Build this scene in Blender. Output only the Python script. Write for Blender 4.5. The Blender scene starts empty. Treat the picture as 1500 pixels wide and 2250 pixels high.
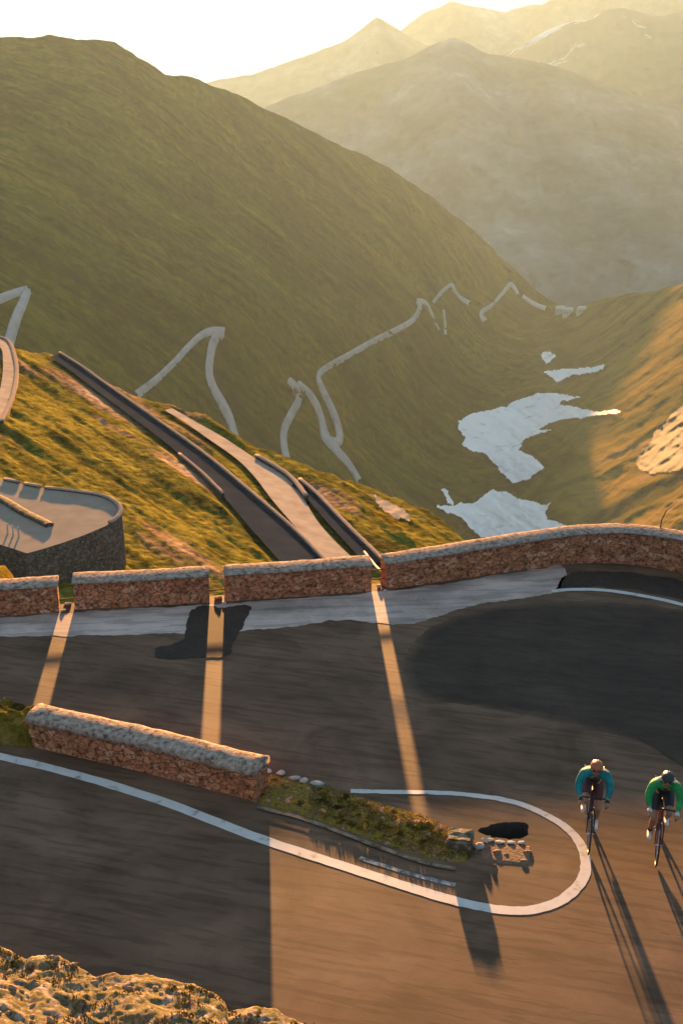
import bpy, bmesh, math, random
import numpy as np
from mathutils import Vector, Matrix
random.seed(7); rng = np.random.default_rng(7)
R = math.radians
S = bpy.context.scene
COL = S.collection

# ------------------------------------------------------------------ camera, sky, sun, exposure
FOC, CAM_H, HOR = 3125.0, 13.7, -137.0          # focal length in photo pixels, camera height, ground horizon row
PITCH = math.atan((1125 - HOR) / FOC)
cam = bpy.data.cameras.new('camera'); co = bpy.data.objects.new('camera', cam); COL.objects.link(co)
cam.sensor_fit = 'VERTICAL'; cam.sensor_height = 36.0; cam.sensor_width = 24.0
cam.lens = 36.0 * FOC / 2250.0
cam.clip_start = 0.5; cam.clip_end = 60000
co.location = (0, 0, CAM_H); co.rotation_euler = (R(90) - PITCH, 0, 0)
S.camera = co

SUN_EL, SUN_AZ = R(4.3), math.atan2(-0.06, 0.998)    # azimuth measured from +Y towards +X
sun_dir = Vector((math.sin(SUN_AZ) * math.cos(SUN_EL), math.cos(SUN_AZ) * math.cos(SUN_EL), math.sin(SUN_EL)))
W = bpy.data.worlds.new('World'); S.world = W; W.use_nodes = True
wn = W.node_tree; wn.nodes.clear()
wo = wn.nodes.new('ShaderNodeOutputWorld'); wb = wn.nodes.new('ShaderNodeBackground')
sk = wn.nodes.new('ShaderNodeTexSky'); sk.sky_type = 'NISHITA'; sk.sun_disc = False
sk.sun_elevation = SUN_EL; sk.sun_rotation = SUN_AZ; sk.altitude = 2000; sk.air_density = 1.0; sk.dust_density = 1.0; sk.ozone_density = 1.0
tc = wn.nodes.new('ShaderNodeTexCoord'); va = wn.nodes.new('ShaderNodeVectorMath'); va.operation = 'ADD'
va.inputs[1].default_value = (0, 0, 3.0)        # high thin haze evens the sky out; it also reaches below the eye's own level here
wn.links.new(tc.outputs['Generated'], va.inputs[0]); wn.links.new(va.outputs[0], sk.inputs[0])
tint = wn.nodes.new('ShaderNodeMix'); tint.data_type = 'RGBA'; tint.blend_type = 'MULTIPLY'; tint.inputs[0].default_value = 1.0; tint.inputs[7].default_value = (1.0, 0.89, 0.77, 1)   # dusty golden evening air
wn.links.new(sk.outputs[0], tint.inputs[6]); wn.links.new(tint.outputs[2], wb.inputs[0]); wn.links.new(wb.outputs[0], wo.inputs[0])
wb.inputs[1].default_value = 0.15
sl = bpy.data.lights.new('sun', 'SUN'); so = bpy.data.objects.new('sun', sl); COL.objects.link(so)
sl.energy = 3.7; sl.angle = R(0.9); sl.color = (1.0, 0.48, 0.15)
so.rotation_euler = sun_dir.to_track_quat('Z', 'Y').to_euler()
S.view_settings.view_transform = 'Standard'; S.view_settings.look = 'None'
S.view_settings.exposure = 3.0; S.view_settings.gamma = 1.0
S.render.engine = 'CYCLES'
S.cycles.use_denoising = True
S.cycles.max_bounces = 5; S.cycles.volume_bounces = 1
S.cycles.diffuse_bounces = 3; S.cycles.glossy_bounces = 2; S.cycles.transmission_bounces = 2
S.cycles.use_adaptive_sampling = False

# ------------------------------------------------------------------ pixel <-> place helpers
cP, sP = math.cos(PITCH), math.sin(PITCH)
def hdir(px, py):
    """horizontal unit direction and slope of the sight line through a photo pixel"""
    px = np.asarray(px, float); py = np.asarray(py, float)
    u = (px - 750) / FOC; v = -(py - 1125) / FOC
    x = u; y = cP + v * sP; z = -sP + v * cP
    n = np.hypot(x, y)
    return x / n, y / n, z / n
def at(px, py, d):
    x, y, s = hdir(px, py)
    return np.stack([x * d, y * d, CAM_H + s * d], -1)
def G(px, py, z=0.0):
    x, y, s = hdir(px, py); d = (z - CAM_H) / s
    return np.stack([x * d, y * d, np.zeros_like(d) + z], -1)

def _hash(ix, iy, seed):
    h = (ix.astype(np.int64) * 374761393 + iy.astype(np.int64) * 668265263 + seed * 974634777) & 0xFFFFFFFF
    h = ((h ^ (h >> 13)) * 1274126177) & 0xFFFFFFFF
    return ((h ^ (h >> 16)) & 0xFFFF) / 65535.0
def vnoise(x, y, seed=0):
    x = np.asarray(x, float); y = np.asarray(y, float)
    ix = np.floor(x); iy = np.floor(y); fx = x - ix; fy = y - iy
    fx = fx * fx * (3 - 2 * fx); fy = fy * fy * (3 - 2 * fy)
    a = _hash(ix, iy, seed); b = _hash(ix + 1, iy, seed); c = _hash(ix, iy + 1, seed); d = _hash(ix + 1, iy + 1, seed)
    return (a * (1 - fx) + b * fx) * (1 - fy) + (c * (1 - fx) + d * fx) * fy * 1.0
def fbm(x, y, oct=4, seed=0, gain=0.5):
    t = 0; a = 1; n = 0
    for k in range(oct):
        t = t + a * (vnoise(x * 2 ** k, y * 2 ** k, seed + k * 17) * 2 - 1); n += a; a *= gain
    return t / n
def rot2(x, y, deg):
    c, s = math.cos(R(deg)), math.sin(R(deg)); return x * c + y * s, -x * s + y * c

# ------------------------------------------------------------------ object helpers
def link(name, me, m=None, parent=None, smooth=False):
    o = bpy.data.objects.new(name, me); COL.objects.link(o)
    if m: me.materials.append(m)
    if parent: o.parent = parent
    if smooth:
        for p in me.polygons: p.use_smooth = True
    return o
def tag(o, label=None, cat=None, group=None, kind=None):
    if label: o['label'] = label
    if cat: o['category'] = cat
    if group: o['group'] = group
    if kind: o['kind'] = kind
    return o
def empty(name, loc, rz=0.0):
    o = bpy.data.objects.new(name, None); COL.objects.link(o); o.location = loc; o.rotation_euler = (0, 0, rz); return o
def grid_mesh(name, V, m, smooth=True, parent=None, closed=False, flip=False):
    """V: rows x cols x 3"""
    r, c, _ = V.shape
    me = bpy.data.meshes.new(name)
    F = []
    for i in range(r - 1):
        for j in range(c - (0 if closed else 1)):
            a = i * c + j; b = i * c + (j + 1) % c; q = (a, b, b + c, a + c)
            F.append(q[::-1] if flip else q)
    me.from_pydata(V.reshape(-1, 3).tolist(), [], F); me.update()
    return link(name, me, m, parent, smooth)
def poly_sheet(name, pts, z, m, holes=(), parent=None):
    bm = bmesh.new(); E = []
    for loop in [pts] + list(holes):
        vs = [bm.verts.new((p[0], p[1], z)) for p in loop]
        E += [bm.edges.new((vs[i], vs[(i + 1) % len(vs)])) for i in range(len(vs))]
    bmesh.ops.triangle_fill(bm, use_beauty=True, use_dissolve=False, edges=E, normal=(0, 0, 1))
    bmesh.ops.recalc_face_normals(bm, faces=bm.faces)
    for f in bm.faces:
        if f.normal.z < 0: f.normal_flip()
    me = bpy.data.meshes.new(name); bm.to_mesh(me); bm.free()
    return link(name, me, m, parent)
def spline(pts, n, closed=False):
    P = np.asarray(pts, float); N = len(P); out = []
    segs = N if closed else N - 1
    for i in range(segs):
        g = lambda k: P[k % N] if closed else P[min(max(k, 0), N - 1)]
        p0, p1, p2, p3 = g(i - 1), g(i), g(i + 1), g(i + 2)
        for t in np.linspace(0, 1, n, endpoint=False):
            out.append(0.5 * ((2 * p1) + (-p0 + p2) * t + (2 * p0 - 5 * p1 + 4 * p2 - p3) * t * t + (-p0 + 3 * p1 - 3 * p2 + p3) * t ** 3))
    if not closed: out.append(P[-1])
    return np.array(out)
def bm_obj(name, bm, m, parent=None, smooth=False):
    me = bpy.data.meshes.new(name); bm.to_mesh(me); bm.free(); return link(name, me, m, parent, smooth)
def tube(bm, pts, r, n=8, cap=True):
    pts = [Vector(p) for p in pts]; rings = []
    rr = r if hasattr(r, '__len__') else [r] * len(pts)
    up = Vector((0.13, 0.31, 0.94))
    for i, p in enumerate(pts):
        d = (pts[min(i + 1, len(pts) - 1)] - pts[max(i - 1, 0)]).normalized()
        a = d.cross(up)
        if a.length < 1e-3: a = d.cross(Vector((1, 0, 0)))
        a.normalize(); b = d.cross(a)
        rings.append([bm.verts.new(p + (a * math.cos(2 * math.pi * k / n) + b * math.sin(2 * math.pi * k / n)) * rr[i]) for k in range(n)])
    for A, B in zip(rings, rings[1:]):
        for k in range(n): bm.faces.new((A[k], A[(k + 1) % n], B[(k + 1) % n], B[k]))
    if cap:
        bm.faces.new(rings[0][::-1]); bm.faces.new(rings[-1])
def box(bm, c, s, rz=0.0, jitter=0.0):
    M_ = Matrix.Translation(c) @ Matrix.Rotation(rz, 4, 'Z') @ Matrix.Diagonal((*s, 1))
    r = bmesh.ops.create_cube(bm, size=1.0, matrix=M_)
    if jitter:
        for v in r['verts']: v.co += Vector([random.uniform(-jitter, jitter) for _ in range(3)])
    return r['verts']
def rock_bm(bm, c, s, seed, sub=2, rz=0.0):
    r = bmesh.ops.create_icosphere(bm, subdivisions=sub, radius=1.0)
    rs = random.Random(seed); off = [Vector([rs.uniform(-1, 1) for _ in range(3)]).normalized() for _ in range(9)]
    lim = [rs.uniform(0.55, 0.9) for _ in off]
    for v in r['verts']:
        p = v.co.copy()
        for o, l in zip(off, lim):
            k = p.dot(o)
            if k > l: p -= o * (k - l) * 0.85
        p = Vector((p.x * s[0], p.y * s[1], p.z * s[2])); p.rotate(Matrix.Rotation(rz, 3, 'Z'))
        v.co = p + Vector(c)

# ------------------------------------------------------------------ materials
def ramp_node(nt, stops):
    r = nt.nodes.new('ShaderNodeValToRGB'); e = r.color_ramp.elements
    while len(e) < len(stops): e.new(0.5)
    for k, (p, c) in enumerate(stops): e[k].position = p; e[k].color = (*c, 1)
    return r
def mat(name, stops, scale=1.0, detail=5, rough=0.9, streak=None, bump=0.0, bscale=None, spec=0.3, fine=None, fscale=8.0, famt=0.5, distort=0.0, bdist=0.05, metal=0.0, stain=0.0, cracks=0.0):
    m = bpy.data.materials.new(name); m.use_nodes = True; nt = m.node_tree; L = nt.links
    b = nt.nodes['Principled BSDF']; b.inputs['Roughness'].default_value = rough; b.inputs['Specular IOR Level'].default_value = spec; b.inputs['Metallic'].default_value = metal
    g = nt.nodes.new('ShaderNodeNewGeometry'); vec = g.outputs['Position']
    if streak:
        d, k = streak; d = Vector(d).normalized()
        dt = nt.nodes.new('ShaderNodeVectorMath'); dt.operation = 'DOT_PRODUCT'; dt.inputs[1].default_value = d; L.new(vec, dt.inputs[0])
        sc = nt.nodes.new('ShaderNodeVectorMath'); sc.operation = 'SCALE'; sc.inputs[0].default_value = d * (k - 1); L.new(dt.outputs['Value'], sc.inputs['Scale'])
        ad = nt.nodes.new('ShaderNodeVectorMath'); ad.operation = 'ADD'; L.new(vec, ad.inputs[0]); L.new(sc.outputs[0], ad.inputs[1]); svec = ad.outputs[0]
    else: svec = vec
    def noise(v, s, dd, dist=0.0):
        n = nt.nodes.new('ShaderNodeTexNoise'); n.inputs['Scale'].default_value = s; n.inputs['Detail'].default_value = dd; n.inputs['Roughness'].default_value = 0.62
        n.inputs['Distortion'].default_value = dist; L.new(v, n.inputs['Vector']); return n.outputs['Fac']
    f = noise(svec, scale, detail, distort)
    r = ramp_node(nt, stops); L.new(f, r.inputs[0]); colr = r.outputs[0]
    if fine:
        f2 = noise(vec if fine[0][0] >= 0 and not (streak and fscale < 0) else svec, abs(fscale), 4)
        r2 = ramp_node(nt, fine); L.new(f2, r2.inputs[0])
        mx = nt.nodes.new('ShaderNodeMix'); mx.data_type = 'RGBA'; mx.blend_type = 'MULTIPLY'; mx.inputs[0].default_value = famt
        L.new(colr, mx.inputs[6]); L.new(r2.outputs[0], mx.inputs[7]); colr = mx.outputs[2]
    def mul(a, c):
        mx = nt.nodes.new('ShaderNodeMix'); mx.data_type = 'RGBA'; mx.blend_type = 'MULTIPLY'; mx.inputs[0].default_value = 1.0
        L.new(a, mx.inputs[6]); L.new(c, mx.inputs[7]); return mx.outputs[2]
    if stain:
        r3 = ramp_node(nt, [(0.36, (1 - stain,) * 3), (0.62, (1 + stain * 0.5,) * 3)]); L.new(noise(vec, scale * 0.45, 7, 0.8), r3.inputs[0]); colr = mul(colr, r3.outputs[0])
        r4 = ramp_node(nt, [(0.42, (1 - stain * 0.8,) * 3), (0.50, (1, 1, 1))]); L.new(noise(svec, scale * 5.0, 3), r4.inputs[0]); colr = mul(colr, r4.outputs[0])
    if cracks:
        nzz = nt.nodes.new('ShaderNodeTexNoise'); nzz.inputs['Scale'].default_value = 1.2; nzz.inputs['Detail'].default_value = 5; L.new(vec, nzz.inputs['Vector'])
        mv = nt.nodes.new('ShaderNodeMix'); mv.data_type = 'RGBA'; mv.blend_type = 'LINEAR_LIGHT'; mv.inputs[0].default_value = 0.35; L.new(vec, mv.inputs[6]); L.new(nzz.outputs['Color'], mv.inputs[7])
        vo = nt.nodes.new('ShaderNodeTexVoronoi'); vo.feature = 'DISTANCE_TO_EDGE'; vo.inputs['Scale'].default_value = 0.42; L.new(mv.outputs[2], vo.inputs['Vector'])
        r5 = ramp_node(nt, [(0.004, (1 - cracks,) * 3), (0.014, (1, 1, 1))]); L.new(vo.outputs['Distance'], r5.inputs[0]); colr = mul(colr, r5.outputs[0])
    L.new(colr, b.inputs['Base Color'])
    if bump:
        bn = nt.nodes.new('ShaderNodeBump'); bn.inputs['Strength'].default_value = bump; bn.inputs['Distance'].default_value = bdist
        L.new(noise(svec if bscale is None else vec, bscale or scale * 3, 5), bn.inputs['Height']); L.new(bn.outputs[0], b.inputs['Normal'])
    return m
def plain(name, c, rough=0.6, spec=0.4, metal=0.0, var=0.18):
    lo = tuple(x * (1 - var) for x in c); hi = tuple(min(1, x * (1 + var)) for x in c)
    return mat(name, [(0.3, lo), (0.7, hi)], 9.0, 3, rough, spec=spec, metal=metal)
def masonry(name, stones, mortar, scale, bump=0.6):
    m = bpy.data.materials.new(name); m.use_nodes = True; nt = m.node_tree; L = nt.links
    b = nt.nodes['Principled BSDF']; b.inputs['Roughness'].default_value = 0.9; b.inputs['Specular IOR Level'].default_value = 0.2
    g = nt.nodes.new('ShaderNodeNewGeometry')
    mp = nt.nodes.new('ShaderNodeMapping'); mp.inputs['Scale'].default_value = (1, 1, 1.45); L.new(g.outputs['Position'], mp.inputs[0])
    nz = nt.nodes.new('ShaderNodeTexNoise'); nz.inputs['Scale'].default_value = scale * 0.9; nz.inputs['Detail'].default_value = 3; L.new(mp.outputs[0], nz.inputs['Vector'])
    mixv = nt.nodes.new('ShaderNodeMix'); mixv.data_type = 'RGBA'; mixv.blend_type = 'LINEAR_LIGHT'; mixv.inputs[0].default_value = 0.09; L.new(mp.outputs[0], mixv.inputs[6]); L.new(nz.outputs['Color'], mixv.inputs[7])
    v1 = nt.nodes.new('ShaderNodeTexVoronoi'); v1.inputs['Scale'].default_value = scale; L.new(mixv.outputs[2], v1.inputs['Vector'])
    v2 = nt.nodes.new('ShaderNodeTexVoronoi'); v2.feature = 'DISTANCE_TO_EDGE'; v2.inputs['Scale'].default_value = scale; L.new(mixv.outputs[2], v2.inputs['Vector'])
    sp = nt.nodes.new('ShaderNodeSeparateColor'); L.new(v1.outputs['Color'], sp.inputs[0])
    r = ramp_node(nt, stones); L.new(sp.outputs[0], r.inputs[0])
    n2 = nt.nodes.new('ShaderNodeTexNoise'); n2.inputs['Scale'].default_value = scale * 2.2; n2.inputs['Detail'].default_value = 5; L.new(g.outputs['Position'], n2.inputs['Vector'])
    r2 = ramp_node(nt, [(0.36, (0.16, 0.15, 0.15)), (0.45, (0.8, 0.8, 0.8)), (0.68, (1.3, 1.25, 1.2))]); L.new(n2.outputs['Fac'], r2.inputs[0])
    mm = nt.nodes.new('ShaderNodeMix'); mm.data_type = 'RGBA'; mm.blend_type = 'MULTIPLY'; mm.inputs[0].default_value = 0.8; L.new(r.outputs[0], mm.inputs[6]); L.new(r2.outputs[0], mm.inputs[7])
    e = ramp_node(nt, [(0.0, (0.25, 0.25, 0.25)), (0.06, (1, 1, 1))]); L.new(v2.outputs['Distance'], e.inputs[0])
    mo = nt.nodes.new('ShaderNodeMix'); mo.data_type = 'RGBA'; mo.inputs[6].default_value = (*mortar, 1); L.new(e.outputs[0], mo.inputs[0]); L.new(mm.outputs[2], mo.inputs[7])
    L.new(mo.outputs[2], b.inputs['Base Color'])
    bn = nt.nodes.new('ShaderNodeBump'); bn.inputs['Strength'].default_value = bump; bn.inputs['Distance'].default_value = 0.03
    hm = nt.nodes.new('ShaderNodeMath'); hm.operation = 'ADD'; L.new(e.outputs[0], hm.inputs[0]); L.new(n2.outputs['Fac'], hm.inputs[1])
    L.new(hm.outputs[0], bn.inputs['Height']); L.new(bn.outputs[0], b.inputs['Normal'])
    return m
FINE = [(0.3, (0.45, 0.45, 0.45)), (0.7, (1.3, 1.3, 1.3))]
m_asph = mat('asphalt', [(0.3, (0.145, 0.083, 0.049)), (0.7, (0.212, 0.122, 0.073))], 1.3, 6, 0.72, streak=((1, -0.28, 0), 0.12), bump=0.2, bscale=80, bdist=0.008, spec=0.12, fine=FINE, fscale=60, famt=0.6, stain=0.32)
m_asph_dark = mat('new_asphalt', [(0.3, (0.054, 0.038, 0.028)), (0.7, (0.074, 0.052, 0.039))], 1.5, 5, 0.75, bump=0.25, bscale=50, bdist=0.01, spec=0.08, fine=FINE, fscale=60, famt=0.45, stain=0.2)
m_gutter = mat('worn_concrete', [(0.3, (0.50, 0.37, 0.30)), (0.7, (0.64, 0.48, 0.40))], 1.0, 6, 0.7, streak=((1, 0.1, 0), 0.15), bump=0.2, bscale=30, bdist=0.01, fine=FINE, fscale=40, famt=0.4, stain=0.35, spec=0.1)
m_paint = mat('white_paint', [(0.31, (0.24, 0.20, 0.17)), (0.42, (0.56, 0.51, 0.46)), (0.8, (0.68, 0.63, 0.58))], 4.0, 6, 0.6, bump=0.1, bscale=50, bdist=0.005)
m_paint_worn = mat('worn_paint', [(0.40, (0.07, 0.065, 0.06)), (0.60, (0.40, 0.39, 0.37))], 6.0, 6, 0.7)
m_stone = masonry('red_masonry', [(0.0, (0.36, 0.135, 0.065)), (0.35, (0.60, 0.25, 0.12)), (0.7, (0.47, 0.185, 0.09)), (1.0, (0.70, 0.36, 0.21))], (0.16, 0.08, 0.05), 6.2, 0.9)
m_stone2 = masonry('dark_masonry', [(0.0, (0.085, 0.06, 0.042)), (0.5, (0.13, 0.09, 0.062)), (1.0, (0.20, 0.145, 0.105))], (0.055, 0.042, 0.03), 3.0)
m_coping = mat('coping', [(0.34, (0.12, 0.08, 0.055)), (0.46, (0.32, 0.245, 0.185)), (0.66, (0.50, 0.405, 0.33))], 11.0, 8, 0.95, spec=0.0, bump=0.5, bscale=22, bdist=0.03, fine=FINE, fscale=25, famt=0.3)
m_pale = mat('pale_stone', [(0.3, (0.30, 0.27, 0.24)), (0.7, (0.55, 0.52, 0.48))], 7, 6, 0.85, bump=0.5, bscale=25)
m_rubble = mat('tan_rubble', [(0.3, (0.16, 0.12, 0.085)), (0.7, (0.42, 0.34, 0.25))], 6, 6, 0.95, bump=0.6, bscale=30, spec=0.0)
m_brick = mat('broken_brick', [(0.3, (0.13, 0.065, 0.04)), (0.7, (0.27, 0.155, 0.095))], 8, 5, 0.9, bump=0.5, bscale=25)
m_pit = plain('pit_dark', (0.05, 0.042, 0.036), 0.95)

# ------------------------------------------------------------------ far terrain: left hill, valley floor, right slope in one sheet
CTRL = np.array([
 (-450,640,1000),(0,720,1150),(300,880,1250),(550,1000,1400),(800,1080,1600),(950,1200,1650),
 (-450,60,1900),(0,80,2050),(260,90,2150),(500,190,2350),(750,315,2600),(1000,480,2900),(1180,650,3150),
 (480,730,1550),(250,480,1650),(720,820,1800),(920,665,2400),(700,550,2150),
 (1225,680,3100),(1200,780,2700),(1150,900,2350),(1110,1050,1980),(1100,1140,1780),(1080,1300,1500),
 (1270,690,2950),(1325,800,2370),(1335,900,2040),(1280,1010,1850),(1210,1110,1720),
 (1390,650,2650),(1500,640,2330),(1700,560,2200),(2000,480,1850),
 (1500,800,1930),(1500,950,1670),(1500,1050,1490),(1350,1150,1540),(1500,1150,1370),(1700,1150,1170),(1700,800,1660),(2000,1100,880),
 (1500,1300,1100),(800,1300,1150),(300,1300,750),(-450,1300,550)], float)
def tps_fit(P, v):
    P = P / 1000.0; n = len(P)
    r2 = ((P[:, None] - P[None]) ** 2).sum(-1); K = np.where(r2 > 0, r2 * np.log(np.maximum(r2, 1e-12)), 0) + np.eye(n) * 0.004
    Q = np.c_[np.ones(n), P]; A = np.block([[K, Q], [Q.T, np.zeros((3, 3))]])
    w = np.linalg.solve(A, np.r_[v, np.zeros(3)]); return P, w
TP, TW = tps_fit(CTRL[:, :2], np.log(CTRL[:, 2]))
def tps(px, py):
    px = np.asarray(px, float) / 1000; py = np.asarray(py, float) / 1000; out = TW[-3] + TW[-2] * px + TW[-1] * py
    for (a, b), w in zip(TP, TW):
        r2 = (px - a) ** 2 + (py - b) ** 2; out = out + w * r2 * np.log(np.maximum(r2, 1e-12))
    return out
def relief(px, py):
    a, b = rot2(px, py, 36); c, d = rot2(px, py, -36)
    s = 1 / (1 + np.exp(-(px - 1260 + (py - 900) * 0.0) / 25.0))      # right slope has its own gullies
    L = 0.016 * fbm(a / 260, b / 34, 4, 3) + 0.004 * fbm(px / 18, py / 14, 3, 9)
    Rr = 0.022 * fbm(c / 240, d / 36, 4, 21) + 0.006 * fbm(px / 22, py / 16, 3, 33)
    return L * (1 - s) + Rr * s
def far_surface(px, py, lift=0.0):
    d = np.exp(tps(px, py)) * (1 + relief(np.asarray(px, float), np.asarray(py, float)))
    p = at(px, py, d); p[..., 2] += lift; return p
SKY_L = np.array([(-600,40),(-450,58),(-200,66),(0,78),(60,82),(110,77),(165,88),(210,86),(255,95),(300,126),(365,165),(420,168),(470,190),(520,206),(580,236),(630,262),(690,292),(745,318),(800,340),(850,368),(905,402),(960,442),(1000,478),(1040,510),(1085,556),(1130,602),(1170,644),(1205,672),(1235,684),(1262,686),(1300,672),(1350,660),(1390,648),(1440,640),(1500,624),(1600,592),(1700,560),(1900,510),(2100,470)], float)
cols = np.arange(-600, 2100.1, 5.0)
ridge = np.interp(cols, SKY_L[:, 0], SKY_L[:, 1]) + 5.5 * fbm(cols / 38, cols * 0, 4, 5) * np.clip(1 - np.abs(cols - 1240) / -60, 0.35, 1)
rowsN = 340
t = np.linspace(0, 1, rowsN) ** 1.0
PX = np.repeat(cols[None], rowsN, 0); PY = ridge[None] + (1420 - ridge[None]) * t[:, None]
V = far_surface(PX, PY)
back = []
for f, dz in ((1.05, -25), (1.14, -120), (1.3, -380), (1.5, -900)):
    q = V[0].copy(); q[:, :2] *= f; q[:, 2] = np.maximum(q[:, 2] * 1.0 + dz, -985); back.append(q)
V = np.concatenate([np.array(back[::-1]), V], 0)
sA = far_surface(60, 500); sB = far_surface(640, 930)
m_hill = mat('alpine_grass', [(0.34, (0.014, 0.014, 0.002)), (0.44, (0.038, 0.047, 0.003)), (0.53, (0.072, 0.074, 0.005)), (0.68, (0.12, 0.090, 0.008))], 0.010, 7, 0.95, streak=((sB - sA), 0.16), spec=0.0, stain=0.45, bump=0.8, bscale=0.06, bdist=5.0, fine=[(0.35, (0.55, 0.55, 0.5)), (0.65, (1.25, 1.2, 1.1))], fscale=0.085, famt=0.8)
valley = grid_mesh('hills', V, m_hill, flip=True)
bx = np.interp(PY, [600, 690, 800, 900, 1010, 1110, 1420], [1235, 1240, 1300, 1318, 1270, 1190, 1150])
dry = np.clip((PX - bx + 26 * fbm(PX / 40, PY / 24, 3, 55)) / 60 + 0.5, 0, 1); dry = np.concatenate([np.repeat(dry[:1], 4, 0), dry], 0)  # dry: low sunlight on the right slope, painted in as a lighter golden side
at_ = valley.data.attributes.new('sun_gold', 'FLOAT', 'POINT'); at_.data.foreach_set('value', dry.ravel().astype(np.float32))  # dry holds the painted sunlight of the right slope
nt = m_hill.node_tree; pb = nt.nodes['Principled BSDF']; src = pb.inputs['Base Color'].links[0].from_socket
an_ = nt.nodes.new('ShaderNodeAttribute'); an_.attribute_name = 'sun_gold'
fac = [n_ for n_ in nt.nodes if n_.type == 'VALTORGB'][0].inputs[0].links[0].from_socket
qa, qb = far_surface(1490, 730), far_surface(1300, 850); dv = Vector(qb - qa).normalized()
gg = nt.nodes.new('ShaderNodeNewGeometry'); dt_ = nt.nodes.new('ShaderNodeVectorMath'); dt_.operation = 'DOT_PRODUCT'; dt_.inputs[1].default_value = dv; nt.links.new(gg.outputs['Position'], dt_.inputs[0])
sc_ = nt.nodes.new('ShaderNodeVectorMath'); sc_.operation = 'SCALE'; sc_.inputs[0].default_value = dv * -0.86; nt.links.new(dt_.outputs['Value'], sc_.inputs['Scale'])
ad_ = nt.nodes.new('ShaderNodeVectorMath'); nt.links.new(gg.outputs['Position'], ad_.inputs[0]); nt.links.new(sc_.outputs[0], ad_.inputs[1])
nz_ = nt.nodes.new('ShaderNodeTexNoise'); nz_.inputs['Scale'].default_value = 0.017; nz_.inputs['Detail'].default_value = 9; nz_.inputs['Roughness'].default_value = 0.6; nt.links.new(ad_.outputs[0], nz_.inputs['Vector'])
rp_ = ramp_node(nt, [(0.34, (0.028, 0.027, 0.012)), (0.45, (0.075, 0.065, 0.018)), (0.55, (0.17, 0.12, 0.02)), (0.70, (0.20, 0.13, 0.06))]); nt.links.new(nz_.outputs['Fac'], rp_.inputs[0])  # golden grass, brightened so the colour carries the slope's sunlight
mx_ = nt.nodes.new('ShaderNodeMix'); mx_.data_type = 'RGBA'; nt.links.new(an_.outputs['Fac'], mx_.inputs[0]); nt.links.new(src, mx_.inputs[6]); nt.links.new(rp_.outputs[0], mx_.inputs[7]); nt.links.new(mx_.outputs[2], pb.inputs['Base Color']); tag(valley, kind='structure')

base = poly_sheet('ground', [(-9000, -300), (9000, -300), (9000, 9000), (-9000, 9000)], -1000.0, mat('valley_ground', [(0.3, (0.04, 0.045, 0.02)), (0.7, (0.08, 0.08, 0.03))], 0.003, 5, 0.95, spec=0.0)); tag(base, kind='structure')

# ------------------------------------------------------------------ distant mountain layers
m_mtn = mat('mountain_rock', [(0.30, (0.06, 0.066, 0.07)), (0.5, (0.12, 0.125, 0.125)), (0.62, (0.18, 0.185, 0.185)), (0.70, (0.28, 0.28, 0.28))], 0.0035, 8, 0.95, spec=0.0)
m_mtn_snow = mat('snow_streaked_rock', [(0.30, (0.07, 0.07, 0.065)), (0.56, (0.12, 0.12, 0.11)), (0.60, (0.6, 0.6, 0.6)), (0.8, (0.75, 0.75, 0.75))], 0.0022, 8, 0.95, spec=0.0, streak=((1, 0.1, 0.75), 0.25))
def mountain(name, sky, d_r, d_b, m, seed, rough=0.025, py_b=760):
    sky = np.array(sky, float); c = np.arange(sky[0, 0], sky[-1, 0] + 1, 9.0)
    rg = np.interp(c, sky[:, 0], sky[:, 1]) + 5.0 * fbm(c / 46, c * 0, 4, seed)
    n = 120; t = np.linspace(0, 1, n)
    X = np.repeat(c[None], n, 0); Y = rg[None] + (py_b - rg[None]) * t[:, None]
    d = d_r + (d_b - d_r) * (t[:, None] ** 0.9)
    rid = np.abs(fbm(X / 130 + 0.3 * fbm(X / 60, Y / 60, 3, seed + 4), Y / 260, 5, seed)) + 0.35 * np.abs(fbm(X / 40, Y / 70, 4, seed + 2))
    d = d * (1 + rough * (rid - 0.25) * np.clip(t[:, None] * 8, 0.15, 1))
    v = at(X, Y, d); bk = []
    for f, dz in ((1.04, -80), (1.12, -350), (1.25, -900)):
        q = v[0].copy(); q[:, :2] *= f; q[:, 2] = np.maximum(q[:, 2] + dz, -995); bk.append(q)
    v = np.concatenate([np.array(bk[::-1]), v], 0); v[..., 2] = np.maximum(v[..., 2], -998)
    o = grid_mesh(name, v, m, flip=True); tag(o, kind='structure'); return o
mountain('mountains', [(380,330),(480,285),(560,240),(640,212),(700,190),(760,165),(830,145),(900,125),(950,98),(990,84),(1030,98),(1075,118),(1140,128),(1200,142),(1260,160),(1330,185),(1420,215),(1500,240),(1700,300),(2000,360)], 5200, 3500, m_mtn, 40, 0.035)
mountain('mountains', [(930,260),(1020,170),(1080,135),(1130,106),(1190,72),(1240,48),(1290,40),(1330,24),(1370,15),(1410,26),(1450,36),(1500,26),(1580,0),(1700,-30),(2000,-40)], 6900, 5600, m_mtn_snow, 50, 0.04, 420)
mountain('mountains', [(250,250),(420,190),(490,172),(560,160),(640,135),(700,112),(750,92),(790,66),(828,40),(860,54),(900,80),(960,110),(1040,150),(1150,210),(1300,300)], 7600, 6200, m_mtn, 60, 0.03, 420)
mountain('mountains', [(800,110),(890,60),(940,25),(990,2),(1030,12),(1080,20),(1110,24),(1150,14),(1190,8),(1230,-12),(1300,-30),(1380,-45),(1460,-30),(1540,-50),(1700,-60),(2000,-40)], 8800, 7600, m_mtn, 70, 0.03, 420)

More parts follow.
